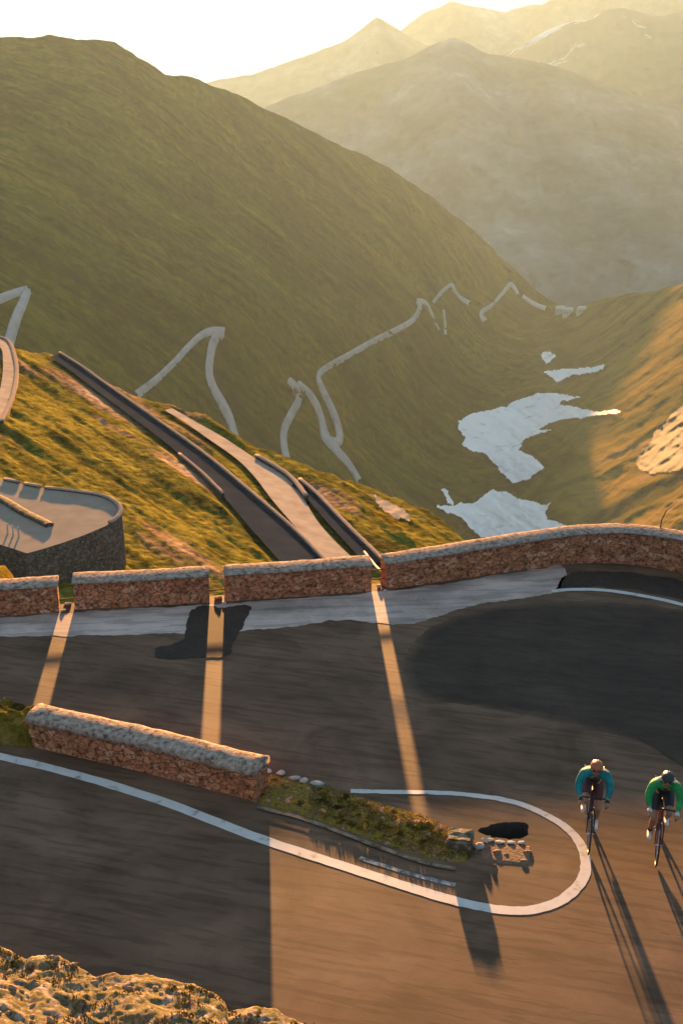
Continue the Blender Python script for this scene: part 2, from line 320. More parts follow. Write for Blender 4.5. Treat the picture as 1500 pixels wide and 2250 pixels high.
# ------------------------------------------------------------------ roads, snow, village on the far terrain
m_gravel = mat('pale_road', [(0.3, (0.30, 0.29, 0.27)), (0.7, (0.46, 0.44, 0.41))], 0.05, 5, 0.9)
def far_road(name, pts, w, lift=4.0):
    p = spline(pts, 8); wv = np.interp(np.linspace(0, 1, len(p)), np.linspace(0, 1, len(w)), w)
    tg = np.gradient(p, axis=0); nn = np.stack([-tg[:, 1], tg[:, 0]], -1); nn /= np.maximum(np.linalg.norm(nn, axis=1, keepdims=True), 1e-6)
    rows = []
    for k, lf in ((-0.62, -1), (-0.5, lift), (-0.25, lift), (0, lift), (0.25, lift), (0.5, lift), (0.62, -1)):
        q = p + nn * (wv * 0.72 * k)[:, None]; rows.append(far_surface(q[:, 0], q[:, 1], lf))
    o = grid_mesh(name, np.array(rows), m_gravel); 
    if o.data.polygons[0].normal.z < 0: o.data.flip_normals()
    tag(o, kind='structure'); return o
for pts, w in [
  ([(300,872),(322,855),(350,832),(385,798),(415,765),(440,742),(465,731),(494,733)], [16,12,10,11,12,18]),
  ([(486,735),(470,752),(462,785),(460,822),(470,855),(488,888),(506,925),(522,978),(540,1020)], [20,20,20,18,22,18,20]),
  ([(632,1020),(624,980),(624,948),(640,912),(656,880),(650,855),(635,838)], [20,18,18,17,16,12]),
  ([(655,845),(680,868),(698,898),(708,932),(716,962),(740,992),(765,1020),(790,1060)], [10,14,16,18,22,17,14,12]),
  ([(716,966),(742,974),(745,950),(735,915),(718,878),(704,848),(700,828),(715,812),(760,786),(820,752),(872,726),(905,706),(920,682),(922,662)], [14,20,17,15,12,11,10,10,11,12]),
  ([(915,664),(935,668),(952,700),(964,730)], [12,6,5,5]),
  ([(950,668),(968,646),(990,628),(998,640),(1010,655),(1030,668)], [6,6,7,5,10]),
  ([(974,685),(977,715),(978,740)], [7,7,8]),
  ([(1066,708),(1056,690),(1080,672),(1104,645),(1122,626),(1138,650)], [12,9,7,7,9,7]),
  ([(1148,652),(1170,668),(1198,680)], [6,8,10]),
  ([(-60,690),(0,662),(30,650),(62,640)], [12,14,12,10]),
  ([(62,642),(50,672),(36,705),(22,750),(10,790)], [18,22,26,28]),
]: far_road('road', pts, w)

def in_poly(x, y, P):
    inside = np.zeros(x.shape, bool); n = len(P)
    for i in range(n):
        (x1, y1), (x2, y2) = P[i], P[(i + 1) % n]
        c = ((y1 > y) != (y2 > y)) & (x < (x2 - x1) * (y - y1) / (y2 - y1 + 1e-9) + x1); inside ^= c
    return inside
def drape(name, poly, surf, m, step=3.0, jag=7.0, bulge=0.0, seed=0, skirt=None):
    P = np.array(poly, float); x0, y0 = P.min(0) - 12; x1, y1 = P.max(0) + 12
    xs = np.arange(x0, x1, step); ys = np.arange(y0, y1, step); X, Y = np.meshgrid(xs, ys)
    jx = jag * fbm(X / 22, Y / 15, 4, 100 + seed); jy = 0.6 * jag * fbm(X / 22, Y / 15, 4, 200 + seed)
    Vg = surf(X, Y); 
    if bulge: Vg[..., 2] += bulge * (0.5 + 0.5 * fbm(X / 14, Y / 10, 4, 300 + seed))
    cx = (X[:-1, :-1] + X[1:, 1:]) / 2; cy = (Y[:-1, :-1] + Y[1:, 1:]) / 2
    keep = in_poly(cx + jx[:-1, :-1], cy + jy[:-1, :-1], P)
    nx = X.shape[1]; F = []; used = {}
    vl = Vg.reshape(-1, 3); vs = []
    def vid(k):
        if k not in used: used[k] = len(vs); vs.append(vl[k].tolist())
        return used[k]
    for i, j in zip(*np.nonzero(keep)):
        a = i * nx + j; F.append([vid(a + nx), vid(a + nx + 1), vid(a + 1), vid(a)])
    me = bpy.data.meshes.new(name); me.from_pydata(vs, [], F); me.update()
    return link(name, me, m, None, True)
m_snow = mat('snow', [(0.30, (0.55, 0.51, 0.46)), (0.40, (0.95, 0.92, 0.87)), (0.6, (0.98, 0.95, 0.91))], 0.035, 8, 0.8, spec=0.3)
snow_surf = lambda X, Y: at(X, Y, np.exp(tps(X, Y)) * (1 + 0.5 * relief(X, Y) - 0.0085))   # old snow fills the gullies
for label, poly in [
  ('largest snow patch in the valley, a long ragged tongue with an arm reaching right', [(1008,925),(1060,905),(1110,895),(1145,875),(1190,864),(1235,868),(1272,874),(1240,884),(1232,892),(1280,900),(1320,908),(1365,904),(1362,912),(1310,916),(1250,922),(1200,935),(1180,946),(1215,948),(1165,958),(1148,968),(1140,990),(1160,1000),(1195,1030),(1180,1040),(1160,1055),(1128,1066),(1105,1048),(1085,1020),(1060,995),(1025,990),(1012,980),(1022,965),(1010,950)]),
  ('wide snow patch at the valley head just above the curved parapet', [(955,1112),(990,1112),(1040,1105),(1085,1078),(1110,1082),(1140,1100),(1190,1108),(1212,1112),(1196,1126),(1200,1142),(1250,1160),(1230,1175),(1060,1185),(1040,1165),(1010,1140),(975,1130)]),
  ('narrow wedge of snow with a bright right tip', [(1190,818),(1240,812),(1300,808),(1330,804),(1326,816),(1280,822),(1240,832),(1218,842),(1210,830)]),
  ('smallest round snow spot, topmost in the valley', [(1188,784),(1192,772),(1206,770),(1218,784),(1212,796),(1196,798)]),
  ('thin sliver of snow left of the valley head patch', [(968,1080),(976,1078),(992,1098),(1000,1110),(984,1106)]),
]:
    o = drape('snow_patch', poly, snow_surf, m_snow, 2.0, 9.0, 3.5, len(poly)); tag(o, label, 'snow patch', 'snow patches on the valley floor')

m_white = plain('white_plaster', (0.75, 0.72, 0.66), 0.8); m_roof = plain('grey_roof', (0.5, 0.47, 0.43), 0.8); m_glass = plain('dark_window', (0.03, 0.03, 0.035), 0.2)
def house(px, py, w, d, h, rz, label):
    p = far_surface(px, py); e = empty('village_house', p + np.array([0, 0, 0.0]), rz); tag(e, label, 'house', 'white houses at the end of the valley')
    bm = bmesh.new(); vs = [bm.verts.new(v) for v in [(-w/2,-d/2,-6),(w/2,-d/2,-6),(w/2,d/2,-6),(-w/2,d/2,-6),(-w/2,-d/2,h),(w/2,-d/2,h),(w/2,d/2,h),(-w/2,d/2,h),(-w/2,0,h+d*0.3),(w/2,0,h+d*0.3)]]
    for f in [(0,1,5,4),(2,3,7,6),(1,2,6,9,5),(3,0,4,8,7)]: bm.faces.new([vs[k] for k in f])
    bm_obj('wall', bm, m_white, e)
    bm = bmesh.new(); o = 0.9
    for s in (-1, 1):
        a = [(-w/2-o, s*(d/2+o), h-o*0.6), (w/2+o, s*(d/2+o), h-o*0.6), (w/2+o, 0, h+d*0.3+0.2), (-w/2-o, 0, h+d*0.3+0.2)]
        lo = [bm.verts.new(v) for v in a]; hi = [bm.verts.new((v[0], v[1], v[2]+0.5)) for v in a]
        bm.faces.new(lo); bm.faces.new(hi)
        for k in range(4): bm.faces.new((lo[k], lo[(k+1)%4], hi[(k+1)%4], hi[k]))
    bm_obj('roof', bm, m_roof, e)
    for k in range(3):
        bm = bmesh.new(); box(bm, (-w/3 + k*w/3, -d/2-0.03, h*0.55), (1.6, 0.12, 2.0)); bm_obj('window', bm, m_glass, e)
house(1229, 688, 19, 13, 12, 0.2, 'left house of the pair of white houses at the end of the valley')
house(1246, 693, 20, 14, 13, -0.15, 'brightest and lowest white house at the end of the valley')
house(1276, 688, 17, 12, 11, 0.3, 'lone sunlit house right of the pair, at the foot of the golden slope')

m_rock = mat('grey_rock', [(0.32, (0.006, 0.007, 0.008)), (0.5, (0.017, 0.020, 0.027)), (0.68, (0.042, 0.050, 0.066))], 0.10, 8, 0.9, streak=((0.5, -0.3, 0.6), 0.3))
def rock_surf(X, Y):
    d = np.exp(tps(X, Y)) * (1 + relief(X, Y)); a_, b_ = rot2(X, Y, -48); d = d * (1 - 0.003 - 0.003 * np.abs(fbm(a_ / 30, b_ / 9, 4, 77)) - 0.001 * np.abs(fbm(X / 7, Y / 7, 3, 79))); return at(X, Y, d)
o = drape('rock_outcrop', [(1395,1022),(1408,985),(1440,950),(1470,912),(1510,885),(1570,870),(1600,960),(1540,1020),(1470,1036),(1425,1042)], rock_surf, m_rock, 3.0, 10, 0, 5)
tag(o, 'grey rock outcrop on the golden grass slope right of the valley', 'rock')

# ------------------------------------------------------------------ nearer spur with the lower hairpin roads
A3 = np.array([at(690, 1230, 135.0), at(110, 780, 228.0), at(0, 1250, 120.0)])
ca, cb, cc = np.linalg.solve(np.c_[A3[:, :2], np.ones(3)], A3[:, 2])
def spur_d(px, py):
    x, y, s = hdir(px, py); return (cc - CAM_H) / (s - ca * x - cb * y)
def spur(px, py, lift=0.0):
    p = at(px, py, spur_d(px, py)); p[..., 2] += lift; return p
R1L = [(108,786),(150,812),(200,850),(300,925),(420,1020),(480,1080),(540,1150),(610,1230),(650,1280)]
R1R = [(130,780),(180,812),(232,850),(345,930),(455,1010),(560,1098),(640,1168),(702,1230),(745,1280)]
R2L = [(362,903),(400,925),(450,960),(520,1010),(560,1050),(598,1100),(645,1155),(684,1200),(720,1250)]
R2R = [(378,898),(425,925),(490,962),(560,1008),(630,1052),(668,1100),(700,1150),(745,1200),(800,1250)]
R3L = [(640,1070),(668,1092),(700,1130),(740,1175),(800,1240)]
R3R = [(655,1062),(690,1092),(725,1128),(765,1170),(835,1240)]
SKY_B = np.array([(-450,640),(-200,700),(0,752),(30,764),(110,775),(160,796),(200,822),(290,864),(330,880),(380,893),(450,918),(540,972),(640,1012),(700,1034),(800,1062),(860,1085),(940,1120),(1000,1162),(1040,1200),(1080,1260)], float)
cols = np.arange(-450, 1080.1, 5.0); rg = np.interp(cols, SKY_B[:, 0], SKY_B[:, 1]) + 4.0 * fbm(cols / 22, cols * 0, 3, 15)
n = 210; t = np.linspace(0, 1, n)
PX = np.repeat(cols[None], n, 0); PY = rg[None] + (1330 - rg[None]) * t[:, None]
roadmask = np.ones(PX.shape)
for Lp, Rp in ((R1L, R1R), (R2L, R2R), (R3L, R3R)):
    Lp, Rp = np.array(Lp, float), np.array(Rp, float)
    xl = np.interp(PY, Lp[:, 1], Lp[:, 0]); xr = np.interp(PY, Rp[:, 1], Rp[:, 0])
    dd = np.maximum(xl - PX, PX - xr); inside = (PY > Lp[0, 1]) & (PY < Lp[-1, 1] + 60)
    roadmask = np.minimum(roadmask, np.where(inside, np.clip((dd - 3) / 22, 0, 1), 1))
V = spur(PX, PY); a, b = rot2(PX, PY, 33)
dist = np.hypot(V[..., 0], V[..., 1])
bumps = 0.5 * fbm(a / 230, b / 15, 4, 8) + 0.18 * fbm(a / 40, b / 7, 3, 18) + 0.6 * fbm(a / 300, b / 60, 3, 28) + 0.14 * fbm(PX / 11, PY / 9, 2, 38)
V[..., 2] += (bumps * np.clip(dist / 170, 0.6, 2.2)) * roadmask - 0.45 * (1 - roadmask)
back = []
for f, dz in ((1.01, -1.5), (1.06, -14), (1.18, -60), (1.5, -200)):
    q = V[0].copy(); q[:, :2] *= f; q[:, 2] += dz * dist[0] / 200; back.append(q)
Vb = np.concatenate([np.array(back[::-1]), V], 0)
s0, s1 = spur(150, 850), spur(420, 1010)
m_spur = mat('golden_grass', [(0.32, (0.05, 0.038, 0.022)), (0.40, (0.115, 0.110, 0.022)), (0.47, (0.24, 0.20, 0.035)), (0.54, (0.15, 0.140, 0.028)), (0.60, (0.30, 0.20, 0.11)), (0.70, (0.42, 0.32, 0.23))], 0.15, 8, 0.95, streak=(s1 - s0, 0.16), spec=0.0, fine=[(0.34, (0.35, 0.33, 0.3)), (0.62, (1.25, 1.2, 1.1))], fscale=0.9, famt=0.85, bump=1.0, bscale=0.7, bdist=0.5, stain=0.3)
o = grid_mesh('terrain', Vb, m_spur, flip=True); tag(o, kind='structure')
m_road_shaded = mat('shaded_lower_road', [(0.3, (0.024, 0.030, 0.044)), (0.7, (0.036, 0.044, 0.060))], 0.4, 5, 1.0, spec=0.0)  # shade of the roadside walls is put into this dark, cool colour
m_road_tan = mat('gravel_road', [(0.3, (0.27, 0.23, 0.19)), (0.7, (0.42, 0.36, 0.29))], 0.4, 6, 1.0, spec=0.0)
def strip(name, Lp, Rp, surf, m, lift=0.1, n=10, k=6):
    A_, B_ = spline(Lp, n), spline(Rp, n)
    rows = [surf(A_[:, 0] * (1 - f) + B_[:, 0] * f, A_[:, 1] * (1 - f) + B_[:, 1] * f, lift) for f in np.linspace(0, 1, k)]
    o = grid_mesh(name, np.array(rows), m)
    if o.data.polygons[0].normal.z < 0: o.data.flip_normals()
    return o
tag(strip('road', R1L, R1R, spur, m_road_shaded), kind='structure')
tag(strip('road', R2L, R2R, spur, m_road_tan), kind='structure')
tag(strip('road', R3L, R3R, spur, m_road_shaded, 0.25), kind='structure')
tag(strip('road', [(-120,772),(-40,764),(0,768),(8,800),(4,850),(-10,890),(-60,930),(-120,960)], [(-120,745),(-40,742),(14,755),(32,800),(33,840),(22,888),(0,936),(-60,1000)], spur, m_road_tan, 0.5), kind='structure')

# ------------------------------------------------------------------ parapets
def wall(name, path, h, th, cop, m, mc, label, cat='wall', group=None, zb=None, over=0.04, step=0.13, amp=0.014, seed=0, depth=0.0, hat=None):
    P = np.asarray(path, float); seg = np.r_[0, np.cumsum(np.linalg.norm(np.diff(P[:, :2], axis=0), axis=1))]
    n = max(3, int(seg[-1] / step)); s = np.linspace(0, seg[-1], n)
    C = np.stack([np.interp(s, seg, P[:, k]) for k in range(3)], -1)
    hh = np.interp(s, seg, np.broadcast_to(np.asarray(h, float), (len(P),)))
    tg = np.gradient(C[:, :2], axis=0); tg /= np.linalg.norm(tg, axis=1, keepdims=True); nb = np.stack([-tg[:, 1], tg[:, 0]], -1)
    prof = []                                   # closed loop (offset back, height fraction): up the front, over, down the back
    nh = 6
    for k in range(nh + 1): prof.append((0.02 * k / nh, k / nh))
    for k in range(1, 3): prof.append((th * k / 3, 1))
    for k in range(nh, -1, -1): prof.append((th - 0.02 * k / nh, k / nh))
    Vw = np.zeros((n, len(prof), 3))
    for j, (o_, f) in enumerate(prof):
        Vw[:, j, :2] = C[:, :2] + nb * o_; Vw[:, j, 2] = C[:, 2] - depth * (1 - f) + hh * f
    u = s[:, None] * 6; v = np.arange(len(prof))[None] * 1.3
    Vw[..., :2] += nb[:, None] * (amp * fbm(u, v, 3, seed))[..., None]
    bm = bmesh.new()
    rings = [[bm.verts.new(p) for p in r] for r in Vw]
    k = len(prof)
    for A_, B_ in zip(rings, rings[1:]):
        for j in range(k): bm.faces.new((A_[j], B_[j], B_[(j + 1) % k], A_[(j + 1) % k]))
    bm.faces.new(rings[0]); bm.faces.new(rings[-1][::-1])
    bmesh.ops.recalc_face_normals(bm, faces=bm.faces)
    root = bm_obj(name, bm, m); tag(root, label, cat, group)
    pc = [(-over, 0), (-over - 0.01, cop * 0.35), (-over * 0.4, cop * 0.72), (th * 0.22, cop * 0.95), (th * 0.5, cop), (th * 0.78, cop * 0.95), (th + over * 0.4, cop * 0.72), (th + over + 0.01, cop * 0.35), (th + over, 0)]
    s2 = s.copy(); s2[0] -= 0.02; s2[-1] += 0.02
    bm = bmesh.new(); rings = []
    for i in range(n):
        e = 0.02 * (1 if i == n - 1 else -1 if i == 0 else 0); r = []
        for j, (o_, z) in enumerate(pc):
            w = amp * 1.3 * fbm(np.array([s[i] * 5.0]), np.array([j * 0.9]), 4, seed + 5)[0]
            q = C[i, :2] + nb[i] * (o_ + w * 0.6) + tg[i] * e
            r.append(bm.verts.new((q[0], q[1], C[i, 2] + hh[i] + 0.002 + z + (w if z > 0 else 0))))
        rings.append(r)
    k = len(pc)
    for A_, B_ in zip(rings, rings[1:]):
        for j in range(k): bm.faces.new((A_[j], B_[j], B_[(j + 1) % k], A_[(j + 1) % k]))
    bm.faces.new(rings[0]); bm.faces.new(rings[-1][::-1]); bmesh.ops.recalc_face_normals(bm, faces=bm.faces)
    bm_obj('coping', bm, mc, root, True)
    return root
def gpath(pts): return [G(x, y) for x, y in pts]
WG = 'red stone parapet walls along the outer edge of the hairpin'
wall('stone_wall', [(-13.5, 26.9, 0)] + gpath([(0,1355),(131,1346)]), 0.63, 0.45, 0.08, m_stone, m_coping, 'red stone parapet piece left of the narrow gap beside the mossy verge', group=WG, seed=1, depth=.6)
wall('stone_wall', gpath([(165,1340),(300,1334),(461,1324)]), 0.63, 0.45, 0.08, m_stone, m_coping, 'red stone parapet piece in front of the dark retaining wall', group=WG, seed=2, depth=.6)
wall('stone_wall', gpath([(497,1322),(650,1312),(816,1299)]), 0.63, 0.45, 0.08, m_stone, m_coping, 'red stone parapet piece with the grey road ending behind it', group=WG, seed=3, depth=.6)
wcurve = spline([tuple(p) for p in gpath([(850,1296),(960,1280),(1100,1260),(1250,1240),(1330,1238),(1400,1243),(1500,1260)])] + [(9.3, 29.3, 0), (10.6, 27.6, 0), (11.4, 25.5, 0), (11.6, 23.0, 0)], 8)
wall('stone_wall', wcurve, np.interp(np.arange(len(wcurve)), [0, 8, 24, 40, 80], [0.63, 0.65, 0.73, 0.80, 0.80]), 0.45, 0.08, m_stone, m_coping, 'longest red stone parapet, curving round the outside of the bend below the snow', group=WG, seed=4, depth=.6)
wall('stone_wall', gpath([(66,1640),(300,1694),(562,1762)]), 0.50, 0.48, 0.18, m_stone, m_coping, 'short thick stone wall with lichen grey top between the two lanes', seed=6, over=0.03, amp=0.02, depth=.3)
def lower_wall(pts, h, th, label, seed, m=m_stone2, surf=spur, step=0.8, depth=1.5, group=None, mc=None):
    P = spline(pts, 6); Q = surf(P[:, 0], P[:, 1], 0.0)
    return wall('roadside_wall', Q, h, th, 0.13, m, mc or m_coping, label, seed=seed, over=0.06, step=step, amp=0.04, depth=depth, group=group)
LW = 'low walls beside the lower roads'
lower_wall(R1R, 0.45, 0.35, 'long low wall along the right side of the grey lower road', 11, group=LW)
lower_wall(R3R, 0.6, 0.4, 'low wall beside the lowest strip of road, ending behind the parapet gap', 12, group=LW)
lower_wall([(-40,742),(14,755),(32,800),(33,840),(22,888),(0,936)][::1], 0.6, 0.5, 'low wall bending round the outer edge of the pale hairpin at the left edge', 13, group=LW)
lower_wall([(560,1008),(630,1052),(668,1098)], 0.5, 0.5, 'short low wall along the right edge of the pale gravel road', 14, group=LW)

lower_wall([(392,1002),(440,1042),(488,1090)], 0.30, 0.3, 'short low kerb wall along the left side of the grey lower road', 15, group=LW)
o = drape('scree', [(812,1104),(850,1122),(892,1140),(904,1166),(868,1160),(838,1140)], lambda X, Y: spur(X, Y, 0.9), m_road_tan, 2.5, 9, 0.5, 8); tag(o, 'pale scree', 'scree', kind='stuff')
# lower hairpin platform held by a retaining wall
d0 = float(spur_d(266, 1252)); zt = float(at(266, 1134, d0)[2])
rim = [(-160,1010),(-80,1032),(0,1052),(80,1070),(160,1080),(225,1090),(255,1104),(268,1122),(258,1140),(232,1156),(190,1174),(140,1192),(95,1206),(60,1216),(25,1204),(-80,1172),(-160,1150)]
RP = G(np.array([p[0] for p in rim], float), np.array([p[1] for p in rim], float), zt)
m_plat = mat('gravel_platform', [(0.3, (0.26, 0.21, 0.16)), (0.7, (0.36, 0.29, 0.22))], 0.5, 6, 1.0, spec=0.05)
o = poly_sheet('road', [tuple(p[:2]) for p in RP], zt, m_plat); tag(o, kind='structure')
sm = spline(RP, 6, True); rings = []
for f in np.linspace(0, 1, 12):
    q = sm.copy(); cen = RP[:, :2].mean(0); q[:, :2] += (q[:, :2] - cen) * (0.06 * f) + 0.25 * f * np.stack([fbm(np.arange(len(q)) / 3, np.full(len(q), f * 9), 3, 41)] * 2, -1)
    q[:, 2] = zt - 0.02 - 15 * f; rings.append(q)
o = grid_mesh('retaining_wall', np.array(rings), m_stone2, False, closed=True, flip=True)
tag(o, 'tall dark stone retaining wall holding up the lower hairpin platform', 'retaining wall')
def plat(px, py, lift=0): return G(px, py, zt)
PW = 'parapet pieces round the lower hairpin platform'
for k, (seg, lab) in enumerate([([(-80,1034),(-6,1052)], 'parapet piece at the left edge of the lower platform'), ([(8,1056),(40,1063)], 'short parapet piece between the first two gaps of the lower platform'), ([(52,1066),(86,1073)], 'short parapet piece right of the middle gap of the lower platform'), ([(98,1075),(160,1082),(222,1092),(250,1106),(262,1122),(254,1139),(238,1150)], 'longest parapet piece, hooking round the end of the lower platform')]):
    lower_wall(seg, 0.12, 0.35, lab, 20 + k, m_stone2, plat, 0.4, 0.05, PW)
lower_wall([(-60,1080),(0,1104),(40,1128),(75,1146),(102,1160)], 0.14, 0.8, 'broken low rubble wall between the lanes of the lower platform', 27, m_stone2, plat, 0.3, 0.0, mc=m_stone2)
for k, (x, y) in enumerate([(18,1172),(30,1176),(42,1180)]):
    bm = bmesh.new(); tube(bm, [(0, 0, -0.05), (0, 0, 0.5), (0.0, 0, 0.95)], [0.09, 0.085, 0.06], 8)
    o = bm_obj('marker_post', bm, m_pale); o.location = G(x, y, zt); tag(o, ['leftmost', 'middle', 'rightmost'][k] + ' of three small posts below the rubble wall on the lower platform', 'post', 'posts on the lower platform')

# ------------------------------------------------------------------ embankment below the parapet
wl = np.array([(-16, 26.5)] + [tuple(G(x, y)[:2]) for x, y in [(0,1355),(165,1341),(460,1325),(650,1312),(850,1296),(1100,1260),(1250,1240),(1400,1243),(1500,1260)]] + [(9.3, 29.3), (10.6, 27.6), (11.4, 25.5), (11.6, 23.0), (11.6, 10)], float)
ss = np.r_[0, np.cumsum(np.linalg.norm(np.diff(wl, axis=0), axis=1))]; s = np.linspace(0, ss[-1], 170)
C = np.stack([np.interp(s, ss, wl[:, k]) for k in range(2)], -1); tg = np.gradient(C, axis=0); tg /= np.linalg.norm(tg, axis=1, keepdims=True); nb = np.stack([-tg[:, 1], tg[:, 0]], -1)
offs = np.array([0.30, 0.6, 1.0, 1.6, 2.4, 3.2, 4.0, 4.8, 6, 8, 11, 15, 20, 28]); rows = []
for o_ in offs:
    q = np.zeros((len(s), 3)); q[:, :2] = C + nb * o_
    sh = np.clip((-6.3 - C[:, 0]) / 1.2, 0, 1)
    z1 = -0.15 - 0.95 * np.maximum(o_ - 0.5, 0); z2 = -0.12 - 0.13 * min(o_, 4.6) - 1.0 * max(o_ - 4.6, 0)
    q[:, 2] = z1 * (1 - sh) + z2 * sh + (0.22 * fbm(q[:, 0] * 0.9, q[:, 1] * 0.9, 4, 61) if o_ > 0.5 else 0)
    rows.append(q)
m_verge = mat('verge_grass', [(0.30, (0.05, 0.035, 0.012)), (0.45, (0.13, 0.10, 0.015)), (0.6, (0.22, 0.15, 0.035)), (0.75, (0.36, 0.25, 0.13))], 2.2, 8, 0.95, spec=0.0, bump=0.8, bscale=7, bdist=0.08, fine=FINE, fscale=14, famt=0.7)
o = grid_mesh('hills', np.array(rows), m_verge)
if o.data.polygons[0].normal.z < 0: o.data.flip_normals()
tag(o, kind='structure')

# ------------------------------------------------------------------ hairpin road surface, patches, markings
hp = spline([(1052,1824),(1074,1814),(1108,1808),(1144,1805),(1159,1812),(1160,1832),(1140,1842),(1104,1841),(1074,1836)][::-1], 5, True); kk = np.arange(len(hp)); hp = hp + np.stack([4.5 * fbm(kk / 1.7, kk * 0, 2, 7), 3.5 * fbm(kk / 1.7, kk * 0 + 5, 2, 8)], -1)
hole = [tuple(G(x, y)[:2]) for x, y in hp]
outer = [(-16, 4), (13, 4), (13, 24)] + [tuple(p) for p in (wl + np.array([0, 0.42]))[::-1] if p[1] > 25 and p[0] < 9.6][0:] + [(-16, 26.9)]
outer = [(-16, 4), (11.9, 4), (11.9, 23.0), (11.7, 25.6), (10.9, 27.8), (9.5, 29.6), (8.0, 30.5), (7.0, 30.85), (5.4, 30.95), (3.6, 30.4), (1.0, 29.6), (-2.9, 28.9), (-5.9, 28.55), (-7.4, 28.2), (-16, 26.9)]
o = poly_sheet('road', outer, 0.0, m_asph, [hole]); tag(o, kind='structure')
def patch(name, pts, m, z=0.006, n=8):
    P = spline(pts, n * 4, True); k = np.arange(len(P)); P = P + np.stack([6.0 * fbm(k / 5.0, k * 0, 4, 5, 0.62), 4.0 * fbm(k / 5.0, k * 0 + 9, 4, 6, 0.62)], -1)
    o = poly_sheet(name, [tuple(p[:2]) for p in G(P[:, 0], P[:, 1])], z, m); tag(o, kind='structure'); return o
big = np.array([(918,1440),(960,1392),(1050,1352),(1200,1334),(1350,1338),(1500,1352),(1700,1400),(1750,1600),(1640,1740),(1500,1682),(1400,1622),(1250,1578),(1100,1550),(965,1532),(918,1500)], float)
cenb = np.array([1300, 1470.0])
for k in range(5):
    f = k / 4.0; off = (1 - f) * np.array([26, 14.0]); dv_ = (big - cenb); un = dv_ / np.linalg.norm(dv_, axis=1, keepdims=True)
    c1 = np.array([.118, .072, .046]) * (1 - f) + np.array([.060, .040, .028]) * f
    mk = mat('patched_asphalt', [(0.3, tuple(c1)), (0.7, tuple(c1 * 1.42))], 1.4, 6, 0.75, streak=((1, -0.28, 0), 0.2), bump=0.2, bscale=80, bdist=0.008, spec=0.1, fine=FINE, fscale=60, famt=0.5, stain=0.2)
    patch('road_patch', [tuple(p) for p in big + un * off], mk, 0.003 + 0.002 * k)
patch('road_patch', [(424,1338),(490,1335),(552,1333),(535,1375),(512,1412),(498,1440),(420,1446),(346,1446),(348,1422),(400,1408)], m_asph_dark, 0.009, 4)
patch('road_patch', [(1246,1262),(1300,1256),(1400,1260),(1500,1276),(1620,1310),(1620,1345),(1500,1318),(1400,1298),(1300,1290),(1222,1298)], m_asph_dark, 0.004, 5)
patch('road_shoulder', [(-300,1368),(0,1358),(165,1345),(300,1337),(460,1328),(650,1315),(850,1300),(1000,1279),(1150,1256),(1238,1246),(1222,1296),(1150,1314),(1050,1328),(990,1345),(930,1365),(860,1372),(750,1362),(650,1376),(560,1384),(450,1390),(330,1394),(150,1398),(0,1400),(-300,1410)], m_gutter, 0.004, 6)
def line(name, pts, w, m, z=0.004, n=10, jag=0.008):
    P = spline(np.array([G(x, y)[:2] for x, y in pts]), n); tg = np.gradient(P, axis=0); tg /= np.linalg.norm(tg, axis=1, keepdims=True); nb = np.stack([-tg[:, 1], tg[:, 0]], -1)
    wv = np.interp(np.linspace(0, 1, len(P)), np.linspace(0, 1, len(np.atleast_1d(w))), np.atleast_1d(w)); k = np.arange(len(P))
    r = [np.c_[P + nb * (wv * f + jag * fbm(k / 1.5, k * 0 + f * 20, 2, 3))[:, None], np.full(len(P), z)] for f in (0.5, -0.5)]
    o = grid_mesh(name, np.array(r), m)
    if o.data.polygons[0].normal.z < 0: o.data.flip_normals()
    tag(o, kind='structure'); return o
line('road_marking', [(-300,1598),(0,1662),(180,1706),(360,1762),(570,1842),(760,1905),(900,1950),(1000,1980),(1090,1998),(1160,2000),(1225,1982),(1270,1945),(1286,1905),(1278,1862),(1250,1825),(1205,1795),(1140,1766),(1060,1750),(960,1742),(860,1740),(770,1738)], [0.21, 0.21, 0.21, 0.20, 0.18, 0.15, 0.13, 0.12], m_paint, jag=0.012)
line('road_marking', [(1212,1300),(1260,1296),(1330,1298),(1410,1310),(1500,1330),(1640,1375)], 0.15, m_paint, 0.012)
line('road_marking', [(790,1885),(860,1908),(930,1928),(1000,1945)], 0.09, m_paint_worn, 0.004)

# ------------------------------------------------------------------ central island
def heap(name, top, bot, m, h, seed, nu=110, nv=26, rough=0.10):
    T_, B_ = spline(np.array([G(x, y)[:2] for x, y in top]), nu // (len(top) - 1)), spline(np.array([G(x, y)[:2] for x, y in bot]), nu // (len(bot) - 1))
    k = min(len(T_), len(B_)); T_ = T_[np.linspace(0, len(T_) - 1, nu).astype(int)]; B_ = B_[np.linspace(0, len(B_) - 1, nu).astype(int)]
    Vh = np.zeros((nv, nu, 3))
    for i, f in enumerate(np.linspace(0, 1, nv)):
        e = min(1, 6 * min(f, 1 - f)); e = math.sqrt(max(0, e))
        eu = np.clip(np.minimum(np.arange(nu), nu - 1 - np.arange(nu)) / 4.0, 0, 1)
        Vh[i, :, :2] = T_ * (1 - f) + B_ * f
        Vh[i, :, 2] = -0.03 + (h * e + 0.02) * eu
    X, Y = Vh[..., 0], Vh[..., 1]
    Vh[..., 2] += rough * fbm(X * 4, Y * 4, 4, seed) * (Vh[..., 2] > 0.02)
    o = grid_mesh(name, Vh, m)
    if o.data.polygons[len(o.data.polygons) // 2].normal.z < 0: o.data.flip_normals()
    return o
m_turf = mat('rough_turf', [(0.34, (0.05, 0.03, 0.018)), (0.43, (0.17, 0.12, 0.035)), (0.49, (0.34, 0.22, 0.035)), (0.55, (0.16, 0.105, 0.05)), (0.64, (0.50, 0.30, 0.16))], 5.0, 8, 0.95, spec=0.0, bump=0.9, bscale=18, bdist=0.06, fine=FINE, fscale=30, famt=0.7)
